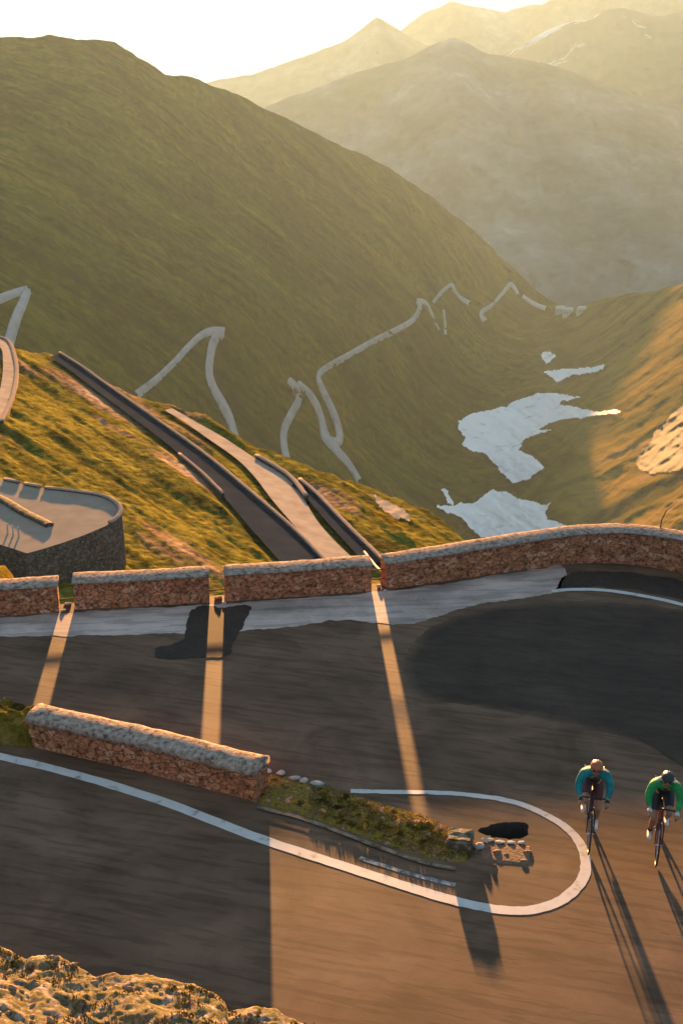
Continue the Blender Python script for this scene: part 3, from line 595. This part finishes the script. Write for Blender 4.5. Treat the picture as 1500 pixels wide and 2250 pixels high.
o = heap('grass_island', [(566,1696),(640,1706),(720,1728),(800,1752),(900,1782),(985,1818),(1032,1840)], [(566,1768),(660,1792),(760,1826),(860,1862),(940,1886),(1000,1896),(1036,1886)], m_turf, 0.05, 71, rough=0.02)
tag(o, 'rough grassy strip between the lanes, from the wall end to the concrete block', 'verge')
line('kerb', [(566,1776),(660,1800),(760,1836),(860,1874),(940,1900),(1000,1912)], 0.09, mat('earthy_kerb', [(0.35, (0.10, 0.07, 0.045)), (0.6, (0.30, 0.22, 0.15))], 6, 6, 0.95, spec=0.0), 0.030)
bm = bmesh.new()                                               # tufts of grass on the strip
def tuft(bm, c, n, h, rs):
    for _ in range(n):
        a = rs.uniform(0, 6.28); l = rs.uniform(0.5, 1) * h; w = 0.006 + 0.006 * rs.random(); t_ = rs.uniform(0.2, 0.9) * l
        p = Vector(c) + Vector((rs.uniform(-.05, .05), rs.uniform(-.05, .05), 0)); dx, dy = math.cos(a), math.sin(a)
        v = [bm.verts.new(p + Vector((-dy * w, dx * w, 0))), bm.verts.new(p + Vector((dy * w, -dx * w, 0))), bm.verts.new(p + Vector((dx * t_ * .5, dy * t_ * .5, l * .7))), bm.verts.new(p + Vector((dx * t_, dy * t_, l * .85)))]
        bm.faces.new((v[0], v[1], v[2])); bm.faces.new((v[0], v[2], v[3]))
rs = random.Random(3)
for _ in range(420):
    u = rs.uniform(0.25, 1); f = rs.uniform(0.08, 0.92)
    tx = np.interp(u, [0, .16, .33, .5, .7, .9, 1], [566, 640, 720, 800, 900, 985, 1032]); ty = np.interp(tx, [566,640,720,800,900,985,1032], [1696,1706,1728,1752,1782,1818,1840])
    bx = np.interp(u, [0, .2, .42, .62, .8, .93, 1], [566, 660, 760, 860, 940, 1000, 1036]); by = np.interp(bx, [566,660,760,860,940,1000,1036], [1768,1792,1826,1862,1886,1896,1886])
    p = G(tx * (1 - f) + bx * f, ty * (1 - f) + by * f); tuft(bm, (p[0], p[1], 0.045), 9, 0.045, rs)
m_blade = mat('dry_blades', [(0.35, (0.06, 0.05, 0.010)), (0.5, (0.13, 0.10, 0.02)), (0.65, (0.24, 0.17, 0.06))], 5.0, 4, 0.9, spec=0.0)
o = bm_obj('grass', bm, m_blade); tag(o, 'dry grass tufts on the strip between the lanes', 'grass', kind='stuff')
def rock(name, px, py, s, seed, m, label, cat='stone', group=None, z=0.0, rz=0.0, sub=2):
    bm = bmesh.new(); rock_bm(bm, (0, 0, 0), s, seed, sub, rz); o = bm_obj(name, bm, m, None, False); g = G(px, py, z); o.location = (g[0], g[1], z + s[2] * 0.55); tag(o, label, cat, group); return o
SG = 'pale stones lining the grass strip'
for k, (x, y, a, lab) in enumerate([(585,1698,0.16,'first pale stone, tucked against the end of the thick wall'),(616,1701,0.14,'second pale edging stone from the thick wall'),(648,1712,0.12,'small dark gap stone, third from the thick wall'),(668,1718,0.15,'fourth pale edging stone from the thick wall, flat and bright'),(697,1725,0.16,'last bright flat edging stone before the bare grass edge')]):
    rock('edging_stone', x, y, (a * rs.uniform(.6, 1), a * 0.5, 0.05), 200 + k, m_pale, lab, 'stone', SG, 0.02, rs.uniform(-.4, .1))
# concrete block at the strip's end
bm = bmesh.new(); c0 = G(1012, 1872); box(bm, (0, 0, 0.09), (0.42, 0.36, 0.26)); bmesh.ops.bevel(bm, geom=bm.edges[:], offset=0.03, segments=2, affect='EDGES')
bmesh.ops.subdivide_edges(bm, edges=bm.edges[:], cuts=2, use_grid_fill=True)
for v in bm.verts: v.co += Vector([random.uniform(-.012, .012) for _ in range(3)])
o = bm_obj('concrete_block', bm, mat('mossy_concrete', [(0.35, (0.05, 0.045, 0.02)), (0.5, (0.16, 0.13, 0.08)), (0.65, (0.30, 0.26, 0.20))], 9, 6, 0.9, bump=0.6, bscale=25)); o.location = (c0[0], c0[1] + 0.18, 0); o.rotation_euler = (0, 0, R(-12)); tag(o, 'weathered square block standing at the tip of the grass strip', 'block')
for k, (x, y, a, lab) in enumerate([(1052,1862,0.11,'upright pale stone chunk right beside the square block'),(1066,1850,0.07,'smaller pale chunk between the block and the open pit')]):
    rock('stone_chunk', x, y, (a, a * 0.8, 0.06), 240 + k, m_pale, lab, 'stone')
# open drain pit
e = empty('drain_pit', (0, 0, 0)); tag(e, 'open black drain pit sunk in the ground inside the white curve', 'pit')
H4 = [Vector((*p, 0)) for p in hole]; bm = bmesh.new()
a = [bm.verts.new(p + Vector((0, 0, 0.001))) for p in H4]; b_ = [bm.verts.new(p + Vector((0, 0, -0.7))) for p in H4]; nH = len(H4)
for k in range(nH): bm.faces.new((a[k], b_[k], b_[(k + 1) % nH], a[(k + 1) % nH]))
bm.faces.new(b_); bm_obj('pit_lining', bm, m_pit, e)
bm = bmesh.new()
for k, (x, y, l) in enumerate([(1076,1846,.13),(1098,1851,.15),(1122,1852,.14),(1146,1852,.12)]):
    g = G(x, y); rock_bm(bm, (g[0], g[1], 0.01), (l * .6, .05, .016), 500 + k, 2, -.05)
bm_obj('rim', bm, m_pale, e)
o = heap('brick_heap', [(1056,1850),(1085,1853),(1120,1856),(1150,1856),(1166,1858)], [(1050,1880),(1085,1896),(1120,1900),(1150,1902),(1168,1892)], m_brick, 0.02, 77, 60, 20, 0.035); tag(o, 'low spill of crumbled red brick below the open pit', 'rubble heap')
BG = 'broken bricks lying below the open pit'
for k, (x, y, a, lab) in enumerate([(1070,1864,0.07,'brick lump nearest the square block, under the pit rim'),(1092,1872,0.08,'second brick lump under the pit rim'),(1112,1878,0.06,'small brick lump below the middle of the pit'),(1158,1872,0.08,'large brick lump below the right corner of the pit'),(1150,1892,0.07,'lowest brick lump below the right corner of the pit'),(1085,1902,0.05,'tiny brick lump nearest the white curve')]):
    rock('brick_lump', x, y, (a, a * 0.7, a * 0.25), 260 + k, m_brick, lab, 'brick', BG)
# broken low stones at the left of the thick wall
bm = bmesh.new()
TP_ = [(-220,1500),(-60,1535),(0,1552),(110,1585)]; BP_ = [(-220,1590),(-60,1622),(0,1636),(72,1644)]
o = heap('rubble_bank', TP_, BP_, m_verge, 0.36, 91, rough=0.16); tag(o, 'low bank of rubble and dry grass left of the thick wall', 'bank')
# stones and pole in the parapet gaps
for k, (x, y, s_, lab) in enumerate([(150,1328,(0.09,0.08,0.03),'pale flat stone lying in the left parapet gap'),(140,1342,(0.06,0.06,0.03),'smaller pale stone against the wall end at the left parapet gap'),(480,1316,(0.10,0.09,0.06),'dark reddish stone lump in the middle parapet gap'),(492,1326,(0.06,0.06,0.03),'small pale stone in front of the middle parapet gap'),(832,1290,(0.07,0.06,0.04),'small pale stone in the right parapet gap'),(846,1300,(0.06,0.05,0.04),'second pale stone in the right parapet gap, against the long wall')]):
    rock('gap_stone', x, y, s_, 300 + k, m_pale if 'pale' in lab else m_stone, lab, 'stone', 'stones lying in the parapet gaps')
for (xa, ya, xb, yb, zs, lab) in [(128,1344,168,1341,(0.19,),'thin rail added across the left parapet gap to break its light strip'),(458,1324,500,1322,(0.20,),'thin rail added across the middle parapet gap to break its light strip'),(812,1299,854,1296,(0.19,0.42),'pair of thin rails added across the right parapet gap to break its light strip')]:
    bm = bmesh.new()  # rails are added to cast the dark breaks across the light strips
    for zz in zs: tube(bm, [Vector(G(xa, ya)) + Vector((0, .22, zz)), Vector(G(xb, yb)) + Vector((0, .22, zz))], 0.018, 6)
    o = bm_obj('added_gap_rail', bm, m_brick); tag(o, lab, 'rail', 'rails added across the parapet gaps')
bm = bmesh.new(); a = Vector(G(856, 1272, 0.12)); b_ = Vector(at(800, 1212, 33.5)); tube(bm, [a, a.lerp(b_, .5) + Vector((0, 0, -.06)), b_], 0.028, 7)
m_pole = plain('weathered_wood', (0.42, 0.36, 0.28), 0.7)
o = bm_obj('fallen_pole', bm, m_pole); tag(o, 'thin pale pole lying through the right parapet gap', 'pole')
bm = bmesh.new(); p0 = Vector(at(1448, 1175, 31.6)); tube(bm, [p0 + Vector((0, 0, -1.2)), p0, p0 + Vector((0.02, 0.03, 0.35)), p0 + Vector((0.12, 0.05, 0.6)), p0 + Vector((0.36, 0.1, 0.8))], [0.018, 0.018, 0.016, 0.014, 0.010], 7)
o = bm_obj('bent_rod', bm, plain('rusty_iron', (0.10, 0.07, 0.05), 0.7)); tag(o, 'thin dark bent rod standing behind the curved parapet', 'rod')

# ------------------------------------------------------------------ foreground bank
CR = np.array([(-320,2000),(-120,2050),(0,2078),(30,2092),(60,2104),(95,2098),(130,2098),(170,2120),(215,2146),(245,2138),(285,2140),(325,2142),(370,2152),(430,2166),(475,2185),(495,2205),(502,2226),(540,2216),(570,2212),(610,2218),(640,2236),(690,2252),(800,2290)], float)
cols = np.arange(-320, 800, 3.0); cy = np.interp(cols, CR[:, 0], CR[:, 1]) + 4 * fbm(cols / 14, cols * 0, 3, 31); n = 170; rows = []
crest = G(cols, cy, 0.36)
for f in np.linspace(0, 1, n):
    q = crest.copy(); r_ = np.linalg.norm(crest[:, :2], axis=1); sc_ = 1 - f * 0.42; q[:, :2] *= sc_[..., None] if hasattr(sc_, '__len__') else sc_
    q[:, 2] = 0.36 + r_ * f * 0.42 * 0.36
    am = min(1, f * 14 + 0.25)
    q[:, 2] += am * (0.17 * fbm(q[:, 0] * 1.3, q[:, 1] * 1.6, 5, 81, 0.55) + 0.03 * fbm(q[:, 0] * 8, q[:, 1] * 11, 4, 85, 0.6) - 0.13 * np.abs(fbm(q[:, 0] * 2.2, q[:, 1] * 3.0, 4, 87)))
    rows.append(q)
bk = []
for off, z in ((0.05, 0.2), (0.12, 0.08), (0.16, -0.03)):
    q = crest.copy(); q[:, :2] *= (1 + off / np.linalg.norm(crest[:, :2], axis=1))[:, None]; q[:, 2] = z; bk.append(q)
Vf = np.concatenate([np.array(bk[::-1]), np.array(rows)], 0)
m_bank = mat('rocky_bank', [(0.30, (0.06, 0.045, 0.034)), (0.40, (0.23, 0.175, 0.135)), (0.47, (0.14, 0.13, 0.045)), (0.53, (0.22, 0.175, 0.10)), (0.60, (0.34, 0.275, 0.215)), (0.71, (0.46, 0.39, 0.33))], 5.5, 9, 0.95, spec=0.0, bump=0.6, bscale=35, bdist=0.03, fine=FINE, fscale=16, famt=0.75)
o = grid_mesh('hillside_bank', Vf, m_bank, flip=True)
tag(o, 'sunlit rocky bank with dry grass and moss at the bottom left corner', 'bank')
bm = bmesh.new(); rs = random.Random(11); Vr = np.array(rows)
for _ in range(900):
    i = int(rs.random() ** 1.2 * 110) + 2; j = rs.randrange(70, 370); p = Vr[min(i, n - 1), min(j, len(cols) - 1)]
    if fbm(np.array([p[0] * 1.5]), np.array([p[1] * 1.5]), 3, 99)[0] > -0.05: tuft(bm, (p[0], p[1], p[2] - 0.02), 8, 0.11, rs)
bq = bmesh.new()
for k in range(240):
    i = int(rs.random() * 120) + 1; j = rs.randrange(70, 370); p = Vr[min(i, n - 1), min(j, len(cols) - 1)]; r0 = rs.uniform(.015, .07) * (1.6 if rs.random() < .1 else 1)
    rock_bm(bq, (p[0], p[1], p[2] + r0 * .15), (r0, r0 * rs.uniform(.6, 1), r0 * rs.uniform(.4, .8)), 900 + k, 1, rs.uniform(0, 3))
tag(bm_obj('rubble', bq, m_rubble), 'loose stones strewn over the sunlit bank', 'rubble', kind='stuff')
o = bm_obj('grass', bm, m_blade); tag(o, 'dry grass tufts on the sunlit bank', 'grass', kind='stuff')

# ------------------------------------------------------------------ cyclists
m_skin = plain('skin', (0.34, 0.18, 0.11), 0.55, 0.4, var=0.06); m_black = plain('black_lycra', (0.02, 0.02, 0.022), 0.6); m_tyre = plain('tyre_rubber', (0.02, 0.02, 0.02), 0.8)
m_rim = plain('dark_rim', (0.05, 0.05, 0.055), 0.35); m_spoke = plain('steel', (0.45, 0.45, 0.46), 0.3, metal=0.8); m_hair = plain('dark_hair', (0.03, 0.02, 0.012), 0.7); m_shoe = plain('white_shoe', (0.7, 0.68, 0.65), 0.5); m_lens = plain('dark_lens', (0.01, 0.01, 0.012), 0.1, 0.8)
def skin_mesh(name, joints, edges, m, parent=None, root=0, sub=2):
    """joints: list of (xyz, radius); grown with Skin + Subdivision and stored as one plain mesh"""
    me = bpy.data.meshes.new(name + '_skeleton'); me.from_pydata([j[0] for j in joints], edges, []); me.update()
    o = bpy.data.objects.new(name + '_skeleton', me); COL.objects.link(o)
    o.modifiers.new('s', 'SKIN'); ss_ = o.modifiers.new('u', 'SUBSURF'); ss_.levels = sub; ss_.render_levels = sub
    lay = me.skin_vertices[0].data
    for k, j in enumerate(joints):
        r = j[1]; lay[k].radius = r if hasattr(r, '__len__') else (r, r); lay[k].use_root = (k == root)
    dg = bpy.context.evaluated_depsgraph_get(); dg.update()
    nm = bpy.data.meshes.new_from_object(o.evaluated_get(dg)); nm.name = name
    bpy.data.objects.remove(o); nm.materials.clear()
    return link(name, nm, m, parent, True)
def bicycle(loc, rz, mf, label, steer=0.0, lean=0.0, fl=1):
    e = empty('bicycle', loc, rz); e.rotation_euler = (0, lean, rz); tag(e, label, 'bicycle', 'road bicycles rounding the bend')
    BB, RH, FH = Vector((0, 0, .27)), Vector((0, .41, .34)), Vector((0, -.58, .34)); ST, HT, HB = Vector((0, .16, .78)), Vector((0, -.38, .86)), Vector((0, -.42, .73))
    bm = bmesh.new(); tube(bm, [BB, ST], .017); tube(bm, [BB, HB], .02); tube(bm, [ST, HT], .016); tube(bm, [HT, HB], .021)
    for s_ in (-1, 1):
        w = Vector((s_ * .06, 0, 0)); tube(bm, [BB + w * .5, RH + w], .010); tube(bm, [ST + w * .3, RH + w], .009)
    tube(bm, [ST, ST + Vector((0, .03, .12))], .014); bm_obj('frame', bm, mf, e)
    bm = bmesh.new()
    for s_ in (-1, 1): tube(bm, [HB + Vector((s_ * .02, 0, 0)), HB + Vector((s_ * .055, -.05, -.1)), FH + Vector((s_ * .055, 0, 0))], [.014, .013, .010])
    bm_obj('fork', bm, mf, e)
    for hub in (FH, RH):
        bm = bmesh.new()
        ring = [hub + Vector((0, math.cos(a_) * .325, math.sin(a_) * .325)) for a_ in np.linspace(0, 2 * math.pi, 41)]
        tube(bm, ring, .015, 8, False); w = bm_obj('wheel', bm, m_tyre, e, True)
        bm = bmesh.new(); tube(bm, [hub + Vector((0, math.cos(a_) * .303, math.sin(a_) * .303)) for a_ in np.linspace(0, 2 * math.pi, 41)], .012, 6, False); bm_obj('rim', bm, m_rim, w, True)
        bm = bmesh.new()
        for a_ in np.linspace(0, 2 * math.pi, 20, endpoint=False): tube(bm, [hub + Vector((.02 * (-1) ** int(a_ * 10), 0, 0)), hub + Vector((0, math.cos(a_) * .3, math.sin(a_) * .3))], .002, 4, False)
        tube(bm, [hub + Vector((-.06, 0, 0)), hub + Vector((.06, 0, 0))], .018); bm_obj('spokes', bm, m_spoke, w)
    bm = bmesh.new(); tube(bm, [HT, HT + Vector((0, .01, .06)), HT + Vector((0, -.08, .08))], .015)
    for s_ in (-1, 1):
        tube(bm, [HT + Vector((0, -.08, .08)), HT + Vector((s_ * .19, -.08, .08)), HT + Vector((s_ * .205, -.13, .08)), HT + Vector((s_ * .21, -.19, .06)), HT + Vector((s_ * .21, -.19, -.01)), HT + Vector((s_ * .21, -.13, -.06)), HT + Vector((s_ * .21, -.05, -.06))], .013)
        tube(bm, [HT + Vector((s_ * .207, -.16, .085)), HT + Vector((s_ * .207, -.21, .12)), HT + Vector((s_ * .207, -.215, .02))], [.018, .02, .008])
    bm_obj('handlebar', bm, m_black, e)
    bm = bmesh.new(); tube(bm, [(0, .33, .92), (0, .26, .925), (0, .16, .92), (0, .06, .915)], [.05, .07, .035, .02], 10)
    for v in bm.verts: v.co.z = .92 + (v.co.z - .92) * .35
    bm_obj('saddle', bm, m_black, e, True)
    bm = bmesh.new(); tube(bm, [(-.07, 0, .27), (.07, 0, .27)], .02); tube(bm, [(fl * .07, 0, .27), (fl * .08, .0, .10)], .011); tube(bm, [(-fl * .07, 0, .27), (-fl * .08, 0, .44)], .011)
    tube(bm, [Vector((.055, math.cos(a_) * .09, .27 + math.sin(a_) * .09)) for a_ in np.linspace(0, 6.2832, 21)], .006, 5, False); bm_obj('crank', bm, m_spoke, e)
    for s_, z in ((fl, .10), (-fl, .44)):
        bm = bmesh.new(); box(bm, (s_ * .125, 0, z), (.08, .07, .02)); bm_obj('pedal', bm, m_black, e)
    return e
def rider(loc, rz, label, mj, mh, mshort, lean=0.0, glove=None, sock=None, stripe=None, fl=1, chest=None):
    hipz = .96
    sh = {-1: Vector((-.185, -.26, 1.27)), 1: Vector((.185, -.26, 1.27))}
    el = {-1: Vector((-.255, -.35, 1.09)), 1: Vector((.255, -.35, 1.09))}
    wr = {-1: Vector((-.212, -.535, .965)), 1: Vector((.212, -.535, .965))}
    hp = {-1: Vector((-.085, .17, hipz)), 1: Vector((.085, .17, hipz))}
    kn = {fl: Vector((fl * .10, -.20, .58)), -fl: Vector((-fl * .115, -.31, .78))}
    an = {fl: Vector((fl * .115, .07, .185)), -fl: Vector((-fl * .115, .05, .50))}
    to = {fl: Vector((fl * .12, -.11, .125)), -fl: Vector((-fl * .12, -.12, .455))}
    J = []; E_ = []
    def j(p, r, par=None):
        J.append((tuple(p), r)); k = len(J) - 1
        if par is not None: E_.append((par, k))
        return k
    pel = j((0, .17, .98), (.12, .11)); mid = j((0, .02, 1.12), (.125, .10), pel); ch = j((0, -.17, 1.25), (.145, .11), mid); nk = j((0, -.29, 1.32), .058, ch); hd0 = j((0, -.34, 1.365), .06, nk); hd = j((0, -.37, 1.43), (.078, .095), hd0); j((0, -.355, 1.50), (.07, .085), hd)
    j((0, -.465, 1.40), .016, hd)                     # nose
    for s_ in (-1, 1):
        j((s_ * .082, -.355, 1.42), .016, hd)         # ears
        a = j(sh[s_], .062, ch); b = j(el[s_], .043, a); c = j(wr[s_], .028, b)
        pm = j(wr[s_] + Vector((0, -.06, .005)), (.034, .02), c)
        for q, (dx, ln) in enumerate([(-.027, .040), (-.009, .047), (.009, .045), (.026, .036)]):
            f1 = j(wr[s_] + Vector((dx, -.105, .000)), .009, pm); f2 = j(wr[s_] + Vector((dx, -.105 - ln * .55, -.028)), .0085, f1); j(wr[s_] + Vector((dx * .9, -.105 - ln * .35, -.028 - ln * .7)), .0075, f2)
        t1 = j(wr[s_] + Vector((-s_ * .036, -.055, -.008)), .011, pm); j(wr[s_] + Vector((-s_ * .034, -.095, -.032)), .009, t1)
        h = j(hp[s_], .085, pel); k1 = j((hp[s_] + kn[s_]) / 2, .078, h); k = j(kn[s_], .054, k1); cf = j(kn[s_].lerp(an[s_], .3), .054, k); a2 = j(an[s_], .036, cf)
        fo = j(an[s_] + Vector((0, .01, -.045)), .035, a2); j(to[s_], .032, fo)
    body = skin_mesh('person', J, E_, m_skin); body.location = loc; body.rotation_euler = (0, lean, rz); tag(body, label, 'person', 'cyclists riding up round the bend')
    # jersey
    J = []; E_ = []; g = .014
    pel = j((0, .18, .985), (.135 + g, .12 + g)); mid = j((0, .02, 1.125), (.135 + g, .11 + g), pel); ch = j((0, -.17, 1.255), (.155 + g, .118 + g), mid); j((0, -.27, 1.315), .068, ch)
    for s_ in (-1, 1):
        a = j(sh[s_], .070 + g, ch); b = j(el[s_], .052 + g, a); j(el[s_].lerp(wr[s_], .92), .038, b)
    jer = skin_mesh('jersey', J, E_, mj, body)
    bm = bmesh.new()                                     # dark front zip panel
    for k in range(12):
        f = k / 11.0; box(bm, (0, -.335 + .20 * f, 1.215 - .17 * f + .015 * math.sin(f * 3.1)), (.055, .035, .04), 0)
    bm_obj('front_panel', bm, m_black, jer, True)
    if stripe:
        bm = bmesh.new(); ring = [Vector((.118 * math.sin(a_) , -.215 + .02 * math.cos(a_) - .085 * math.cos(a_), 1.285 + .105 * math.cos(a_))) for a_ in np.linspace(-1.9, 1.9, 21)]
        tube(bm, [p + Vector((0, 0, .02)) for p in ring], .035, 8); bm_obj('collar_panel', bm, stripe, jer, True)
    J = []; E_ = []
    pel = j((0, .19, .965), (.14, .125)); 
    for s_ in (-1, 1):
        h = j(hp[s_], .098, pel); k1 = j((hp[s_] + kn[s_]) / 2, .090, h); j(hp[s_].lerp(kn[s_], .82), .070, k1)
    skin_mesh('shorts', J, E_, mshort, body)
    for s_ in (-1, 1):
        J = []; E_ = []; a = j(an[s_] + Vector((0, .035, -.045)), .046); b = j(an[s_] + Vector((0, -.06, -.055)), .046, a); j(to[s_] + Vector((0, -.03, 0)), .036, b); skin_mesh('shoe', J, E_, m_shoe, body)
        J = []; E_ = []; a = j(an[s_] + Vector((0, 0, -.02)), .043); j(an[s_].lerp(kn[s_], .22), .045, a); skin_mesh('sock', J, E_, sock or m_shoe, body)
        if glove:
            J = []; E_ = []; a = j(wr[s_] + Vector((0, .01, 0)), .036); b = j(wr[s_] + Vector((0, -.06, .005)), (.044, .030), a); j(wr[s_] + Vector((0, -.10, 0)), (.040, .020), b); skin_mesh('glove', J, E_, glove, body)
    # helmet with vents, glasses, hair
    bm = bmesh.new(); bmesh.ops.create_uvsphere(bm, u_segments=24, v_segments=14, radius=1)
    bmesh.ops.delete(bm, geom=[v for v in bm.verts if v.co.z < -.12], context='VERTS')
    for v in bm.verts:
        c = v.co; grv = .93 if abs(math.sin(c.x * 7.5)) < .35 and c.z > .25 else 1.0
        v.co = Vector((c.x * .105 * grv, c.y * .14 * grv - .365, c.z * .098 * grv + 1.475)); 
        if c.y < 0: v.co.z -= .018 * -c.y
    bmesh.ops.solidify(bm, geom=bm.faces[:], thickness=.012); bm_obj('helmet', bm, mh, body, True)
    bm = bmesh.new()
    for s_ in (-1, 1):
        r = bmesh.ops.create_uvsphere(bm, u_segments=10, v_segments=6, radius=1)
        for v in r['verts']: v.co = Vector((v.co.x * .033 + s_ * .036, v.co.y * .014 - .455, v.co.z * .02 + 1.432))
    bm_obj('sunglasses', bm, m_lens, body, True)
    bm = bmesh.new(); r = bmesh.ops.create_uvsphere(bm, u_segments=12, v_segments=8, radius=1)
    for v in r['verts']: v.co = Vector((v.co.x * .086, v.co.y * .06 - .30, v.co.z * .06 + 1.43))
    bm_obj('hair', bm, m_hair, body, True)
    return body
m_teal = mat('teal_jersey', [(0.35, (0.008, 0.13, 0.14)), (0.6, (0.02, 0.25, 0.25))], 7, 4, 0.75, bump=0.8, bscale=9, bdist=0.05, spec=0.2); m_green = mat('green_jersey', [(0.35, (0.012, 0.17, 0.045)), (0.6, (0.03, 0.32, 0.09))], 7, 4, 0.75, bump=0.8, bscale=9, bdist=0.05, spec=0.2); m_whitej = plain('white_panel', (0.75, 0.75, 0.72), 0.6)
m_orange = plain('orange_helmet', (0.36, 0.10, 0.035), 0.35, 0.5); m_bhelm = plain('black_helmet', (0.02, 0.025, 0.02), 0.4); m_maroon = plain('maroon_shorts', (0.10, 0.025, 0.03), 0.6); m_gl = plain('pale_glove', (0.5, 0.48, 0.45), 0.7); m_pink = plain('red_paint', (0.10, 0.018, 0.018), 0.4)
def place(px, py, rz):                                  # ground point under the front wheel -> root below the bottom bracket
    g = G(px, py); f = Vector((math.sin(rz), -math.cos(rz), 0)); return Vector((g[0], g[1], 0.012)) - f * 0.58 * 0.0 - f * 0.58
z1 = R(-9); p1 = place(1290, 1872, z1)
bicycle(p1, z1, m_black, 'dark road bicycle under the rider in the teal jersey, crossing the white line', lean=R(2))
rider(p1, z1, 'cyclist in teal long sleeved jersey and orange brown helmet leaning on the bars', m_teal, m_orange, m_maroon, R(2), m_black, m_shoe)
z2 = R(-12); p2 = place(1438, 1898, z2)
bicycle(p2, z2, m_pink, 'dark red road bicycle under the rider in the green jersey', lean=R(3), fl=-1)
rider(p2, z2, 'cyclist in bright green jersey with white shoulders and black helmet, head down', m_green, m_bhelm, m_black, R(3), m_gl, m_black, m_whitej, -1)

# ------------------------------------------------------------------ haze
bm = bmesh.new(); box(bm, (0, 5600, -486), (21000, 11800, 1034)); hz = bm_obj('haze', bm, None); tag(hz, 'warm haze filling the valley', 'haze', kind='stuff')
mh_ = bpy.data.materials.new('haze'); mh_.use_nodes = True; nt = mh_.node_tree; nt.nodes.remove(nt.nodes['Principled BSDF'])
pv = nt.nodes.new('ShaderNodeVolumePrincipled'); pv.inputs['Density'].default_value = 2.6e-5; pv.inputs['Color'].default_value = (0.44, 0.70, 1.0, 1); pv.inputs['Anisotropy'].default_value = 0.47
nt.links.new(pv.outputs[0], nt.nodes['Material Output'].inputs['Volume']); hz.data.materials.append(mh_)
